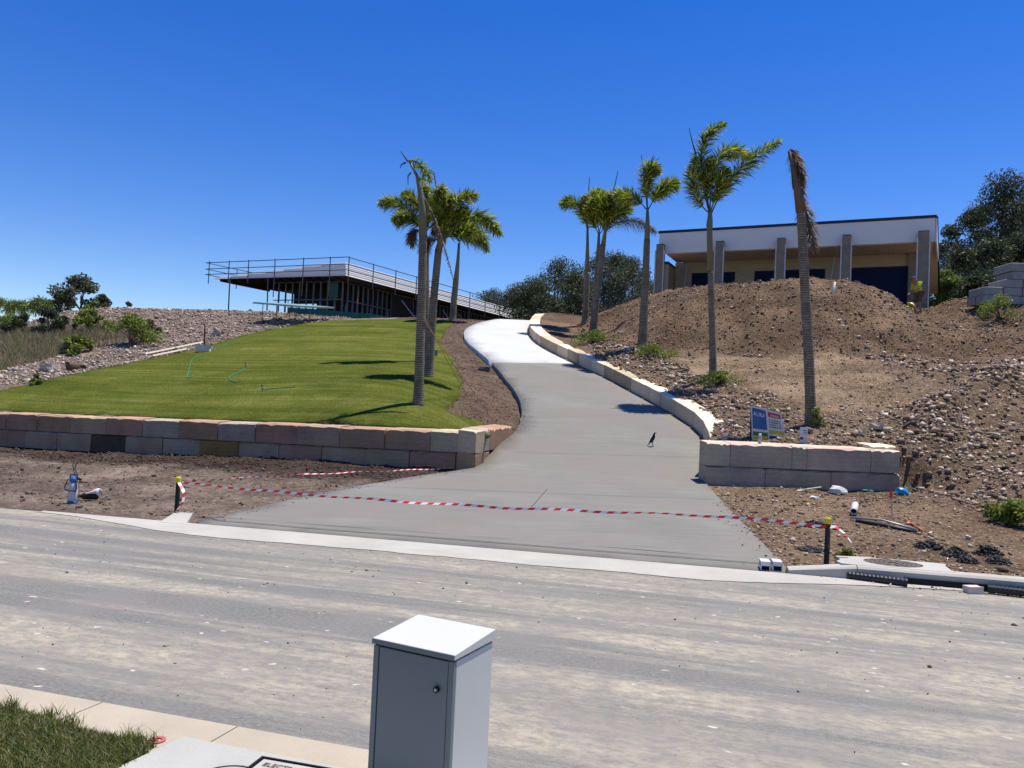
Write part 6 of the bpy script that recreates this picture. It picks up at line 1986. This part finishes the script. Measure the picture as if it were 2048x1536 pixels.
pileR = (x > 8.2) & (y > 12) & ((y < 19.5) | (x > 12.5)) & (_zm < .3) & (_zb < .5)
mound = (hgt > 4.5) & beh
track = beh & ~mound & (np.abs(fbm(x * .22 + 3, y * .35, 90, 2)) < 0.13) & (y > 19)
zm, zbn, _ = zones(x, y)
dens = np.where(zm > .5, 1.15, np.where(pileR, 1.0, np.where(beh, .75, .5)))
apron = beh & ~mound & ((y < 19.5) | (x < 4.2 + (y - 17) * .06))
dens = np.where(zbn > .5, .10, dens); cream = (beh & ((y < 20.3) | (x - edge_x(y) < 2.3)) & (zm < .3)) | pileR
dens = dens * (0.45 + 1.1 * sstep(.5 + 1.3 * fbm(x * .7, y * .7, 92)))
dens = dens * np.clip(16.0 / y, .4, 1.3) * .75
k = RS.random(len(x)) < dens
zm = zm[k]; x, y, mound, pileR, cream = x[k], y[k], mound[k], pileR[k], cream[k]
sz = RS.gamma(1.35, .011, len(x)) + .005
sz = np.where(cream, RS.gamma(1.5, .016, len(x)) + .007, sz)
sz = np.clip(sz * np.where(pileR, 1.1, np.where(zm > .85, .80, .95)) * np.clip(y / 20, .75, 1.4), .006, .12)
z = H_right(x, y) + sz * .25
V, F, C = stones(np.column_stack([x, y, z]), sz, CREAM + BROWN[:3], RS)
C[:, :3] *= np.repeat(np.where(cream, 1.12, np.where(zm > .4, np.where(RS.random(len(zm)) < .5, .5, 1.05), 1.0)), 6)[:, None]
o = nmesh('loose_stones', V, F, M['stone'], None, C); tag(o, 'loose brown and cream stones strewn over the right slope', 'stones', kind='stuff')
# left rubble slope
def left_keep(x, y):
    return in_poly(x, y, sl_poly) & ~in_poly(x, y, lawn_poly) & (x < -9.5) & (((x - WLC.x) * WLn.x + (y - WLC.y) * WLn.y) > 3.0)
x, y = scatter_pts(150000, (-32, 21, -5, 49), left_keep, RS)
gx0 = hit(0, 752, H_left, d0=18)
gr_line = [hit(a, b, H_left, d0=18) for a, b in ((0, 742), (60, 728), (120, 711), (180, 699), (240, 688), (290, 676), (302, 664), (240, 655), (130, 655), (40, 660), (0, 662))]
grass_poly = [(p.x, p.y) for p in gr_line] + [(-34, 40), (-36, 30)]
k = ~in_poly(x, y, grass_poly) & (RS.random(len(x)) < .8)
x, y = x[k], y[k]
sz = np.clip(RS.gamma(1.3, .016, len(x)) + .010, .010, .16)
PALE = [(0.42, 0.34, 0.275), (0.34, 0.27, 0.215), (0.27, 0.205, 0.16), (0.50, 0.43, 0.36), (0.17, 0.125, 0.095), (0.24, 0.18, 0.14)]
V, F, C = stones(np.column_stack([x, y, H_left_d(x, y) + sz * .3]), sz, PALE, RS)
o = nmesh('rubble', V, F, M['stone'], None, C); tag(o, 'pale angular rubble covering the bank left of the lawn', 'rubble', kind='stuff')
# soil strip between lawn and driveway
def strip_keep(x, y):
    return in_poly(x, y, sl_poly) & ~in_poly(x, y, lawn_poly) & (x > -6)
x, y = scatter_pts(60000, (-6, 17.5, 3, 44), strip_keep, RS)
sz = np.clip(RS.gamma(1.4, .005, len(x)) + .004, .004, .04)
V, F, C = stones(np.column_stack([x, y, H_left_d(x, y) + sz * .25]), sz, BROWN + [(0.24, 0.18, 0.13)], RS)
mulch = [hit(a, b, H_left, d0=16) for a, b in ((880, 822), (900, 800), (925, 785), (985, 790), (1012, 815), (1008, 845), (960, 850), (930, 838))]
mk_ = in_poly(x + fbm(x * 2, y * 2, 71) * .5, y + fbm(x * 2, y * 2, 73) * .5, [(p.x, p.y) for p in mulch])
C[:, :3] *= np.repeat(np.where(mk_, .42, 1.0), 6)[:, None]
o = nmesh('soil_crumbs', V, F, M['stone'], None, C); tag(o, 'brown soil crumbs and chips between lawn and driveway', 'soil crumbs', kind='stuff')
# left verge clods, darker under the wall
x, y = scatter_pts(30000, (-14, 9, 1, 22), lambda x, y: in_poly(x, y, vl_poly) & (rv(x, y) > .2), RS)
nearwall = ((x - WLC.x) * WLn.x + (y - WLC.y) * WLn.y)
k = RS.random(len(x)) < np.where(nearwall > -2.6, .85, .22)
x, y, nearwall = x[k], y[k], nearwall[k]
sz = np.clip(RS.gamma(1.5, .008, len(x)) + .005, .005, .05)
V, F, C = stones(np.column_stack([x, y, H_verge_d(x, y) + sz * .2]), sz, BROWN + [(0.07, 0.055, 0.045), (0.24, 0.19, 0.15)], RS)
dk = np.repeat(np.where(nearwall > -2.2, .55, 1.0), 6)
C[:, :3] *= dk[:, None]
o = nmesh('soil_clods', V, F, M['stone'], None, C); tag(o, 'dark soil clods and bark on the verge below the long wall', 'soil clods', kind='stuff')
# crumbs of mud and gravel on the asphalt
s_ = RS.uniform(-14, 14, 1500); v_ = RS.uniform(-ROADW, -.3, 1500)
P = np.column_stack([RO.x + RTX * s_ + RNX * v_, RO.y + RTY * s_ + RNY * v_, np.full(1500, .003)])
V, F, C = stones(P, RS.gamma(1.3, .0028, 1500) + .0015, CREAM + BROWN, RS)
o = nmesh('road_grit', V, F, M['stone'], None, C); tag(o, 'grit and small stones scattered over the asphalt', 'grit', kind='stuff')
s_ = RS.uniform(3.6, 12, 900); v_ = -np.abs(RS.normal(0.03, .07, 900)) - .02
P = np.column_stack([RO.x + RTX * s_ + RNX * v_, RO.y + RTY * s_ + RNY * v_, np.full(900, .004)])
V, F, C = stones(P, RS.gamma(1.7, .006, 900) + .003, CREAM + BROWN, RS)
o = nmesh('gutter_grit', V, F, M['stone'], None, C); tag(o, 'gravel and leaf bits along the gutter by the right kerb', 'grit', kind='stuff')

# soil washed and kicked onto the edges of the driveway
ed = []
for P_ in (DLs[:ci], dr_right, DLs[ci + 8:ci + 40]):
    for a_, b_ in zip(P_[:-1], P_[1:]):
        for _ in range(int((b_ - a_).length * 30)):
            q = a_.lerp(b_, random.random()); sgn = 1 if P_ is not dr_right else -1
            ed.append((q.x + sgn * abs(random.gauss(0, .16)), q.y + random.gauss(0, .05)))
ed = np.array(ed)
ed = ed[in_poly(ed[:, 0], ed[:, 1], dr_poly)]
V, F, C = stones(np.column_stack([ed, H_drive(ed[:, 0], ed[:, 1]) + .006]), RS.gamma(1.4, .004, len(ed)) + .002, BROWN + CREAM[1:3], RS)
o = nmesh('edge_crumbs', V, F, M['stone'], None, C); tag(o, 'soil crumbs spilled onto the driveway edges', 'soil crumbs', kind='stuff')

def blades(x, y, z, h, w, cols, R, lean=.35):
    n = len(x)
    a = R.random(n) * 6.283
    d = np.column_stack([np.cos(a), np.sin(a), np.zeros(n)])
    l = np.column_stack([R.normal(0, lean, n), R.normal(0, lean, n), np.ones(n)])
    B = np.column_stack([x, y, z])
    h = np.asarray(h)[:, None]; w = np.asarray(w)[:, None]
    mid = B + l * h * .55 * np.array([.6, .6, 1])
    V = np.stack([B - d * w, B + d * w, mid + d * w * .7, mid - d * w * .7, B + l * h], 1).reshape(-1, 3)
    i = 5 * np.arange(n)[:, None]
    F = np.concatenate([i + np.array([[0, 1, 2]]), i + np.array([[0, 2, 3]]), i + np.array([[3, 2, 4]])])
    ck = np.array(cols)[R.integers(len(cols), size=n)] * R.uniform(.75, 1.25, n)[:, None]
    C = np.repeat(np.column_stack([ck, np.ones(n)]), 5, 0)
    return V, F, C
# near turf, bottom left corner
gp_ = [hit(a, b, H_near, d0=1) for a, b in ((-60, 1402), (0, 1415), (75, 1434), (165, 1463), (240, 1480), (312, 1496), (262, 1525), (200, 1570), (-100, 1640))]
gpoly = [(p.x, p.y) for p in gp_]
bx = (min(p[0] for p in gpoly), min(p[1] for p in gpoly), max(p[0] for p in gpoly), max(p[1] for p in gpoly))
x, y = scatter_pts(60000, bx, lambda x, y: in_poly(x, y, gpoly), RS)
GR = [(0.085, 0.125, 0.022), (0.12, 0.155, 0.03), (0.16, 0.185, 0.05), (0.25, 0.22, 0.095), (0.06, 0.095, 0.02), (0.34, 0.30, 0.17)]
V, F, C = blades(x, y, np.full(len(x), .115), RS.uniform(.02, .05, len(x)), RS.uniform(.0016, .0032, len(x)), GR, RS, .55)
o = nmesh('near_turf', V, F, M['blade'], None, C); tag(o, 'coarse green turf in the near left corner', 'grass', kind='stuff')
tuft = []
for (a, b) in ((95, 1438), (140, 1452), (262, 1482), (290, 1490), (20, 1418)):
    p = hit(a, b, H_near, d0=1)
    tuft.append((p.x, p.y))
xs_ = np.concatenate([RS.normal(t[0], .025, 90) for t in tuft]); ys_ = np.concatenate([RS.normal(t[1], .025, 90) for t in tuft])
V, F, C = blades(xs_, ys_, np.full(len(xs_), .11), RS.uniform(.035, .085, len(xs_)), RS.uniform(.002, .0035, len(xs_)), GR[:4], RS, .5)
o = nmesh('turf_tufts', V, F, M['blade'], None, C); tag(o, 'longer grass tufts overhanging the tan kerb', 'grass', kind='stuff')
# mown lawn
x, y = scatter_pts(110000, (-17, 16.5, 1, 43), lambda x, y: in_poly(x, y, lawn_poly), RS)
k = RS.random(len(x)) < np.clip(24 / y, .3, 1); x, y = x[k], y[k]
LG = [(0.078, 0.108, 0.012), (0.105, 0.134, 0.016), (0.138, 0.160, 0.022), (0.19, 0.185, 0.045), (0.058, 0.085, 0.010)]
V, F, C = blades(x, y, H_left(x, y) + .018, RS.uniform(.008, .026, len(x)), RS.uniform(.003, .007, len(x)), LG, RS, .6)
o = nmesh('lawn_grass', V, F, M['blade'], None, C); tag(o, 'short mown grass blades of the sloping lawn', 'grass', kind='stuff')
# dry grass on the left
gb = (min(p[0] for p in grass_poly), min(p[1] for p in grass_poly), max(p[0] for p in grass_poly), max(p[1] for p in grass_poly))
x, y = scatter_pts(60000, gb, lambda x, y: in_poly(x, y, grass_poly), RS)
DG = [(0.30, 0.245, 0.15), (0.23, 0.19, 0.12), (0.36, 0.30, 0.19), (0.15, 0.155, 0.06), (0.19, 0.19, 0.075)]
V, F, C = blades(x, y, H_left(x, y) - .02, RS.uniform(.12, .45, len(x)) * (0.5 + sstep(.5 + fbm(x * .6, y * .6, 60))), RS.uniform(.006, .014, len(x)), DG, RS, .35)
o = nmesh('dry_grass', V, F, M['blade'], None, C); tag(o, 'tall dry brown grass on the bank at the left edge', 'dry grass', kind='stuff')
# sparse dry grass on the trodden terrace behind the front wall
x, y = scatter_pts(60000, (4, 18.5, 15, 30), right_keep, RS)
_, zb_, _ = zones(x, y)
k = (zb_ > .5) & (fbm(x * .5, y * .8, 201) > .12) & (RS.random(len(x)) < .55); x, y = x[k], y[k]
V, F, C = blades(x, y, H_right(x, y) - .005, RS.uniform(.03, .09, len(x)), RS.uniform(.003, .007, len(x)), DG, RS, .6)
o = nmesh('sparse_grass', V, F, M['blade'], None, C); tag(o, 'sparse dry grass on the bare terrace behind the front wall', 'dry grass', kind='stuff')
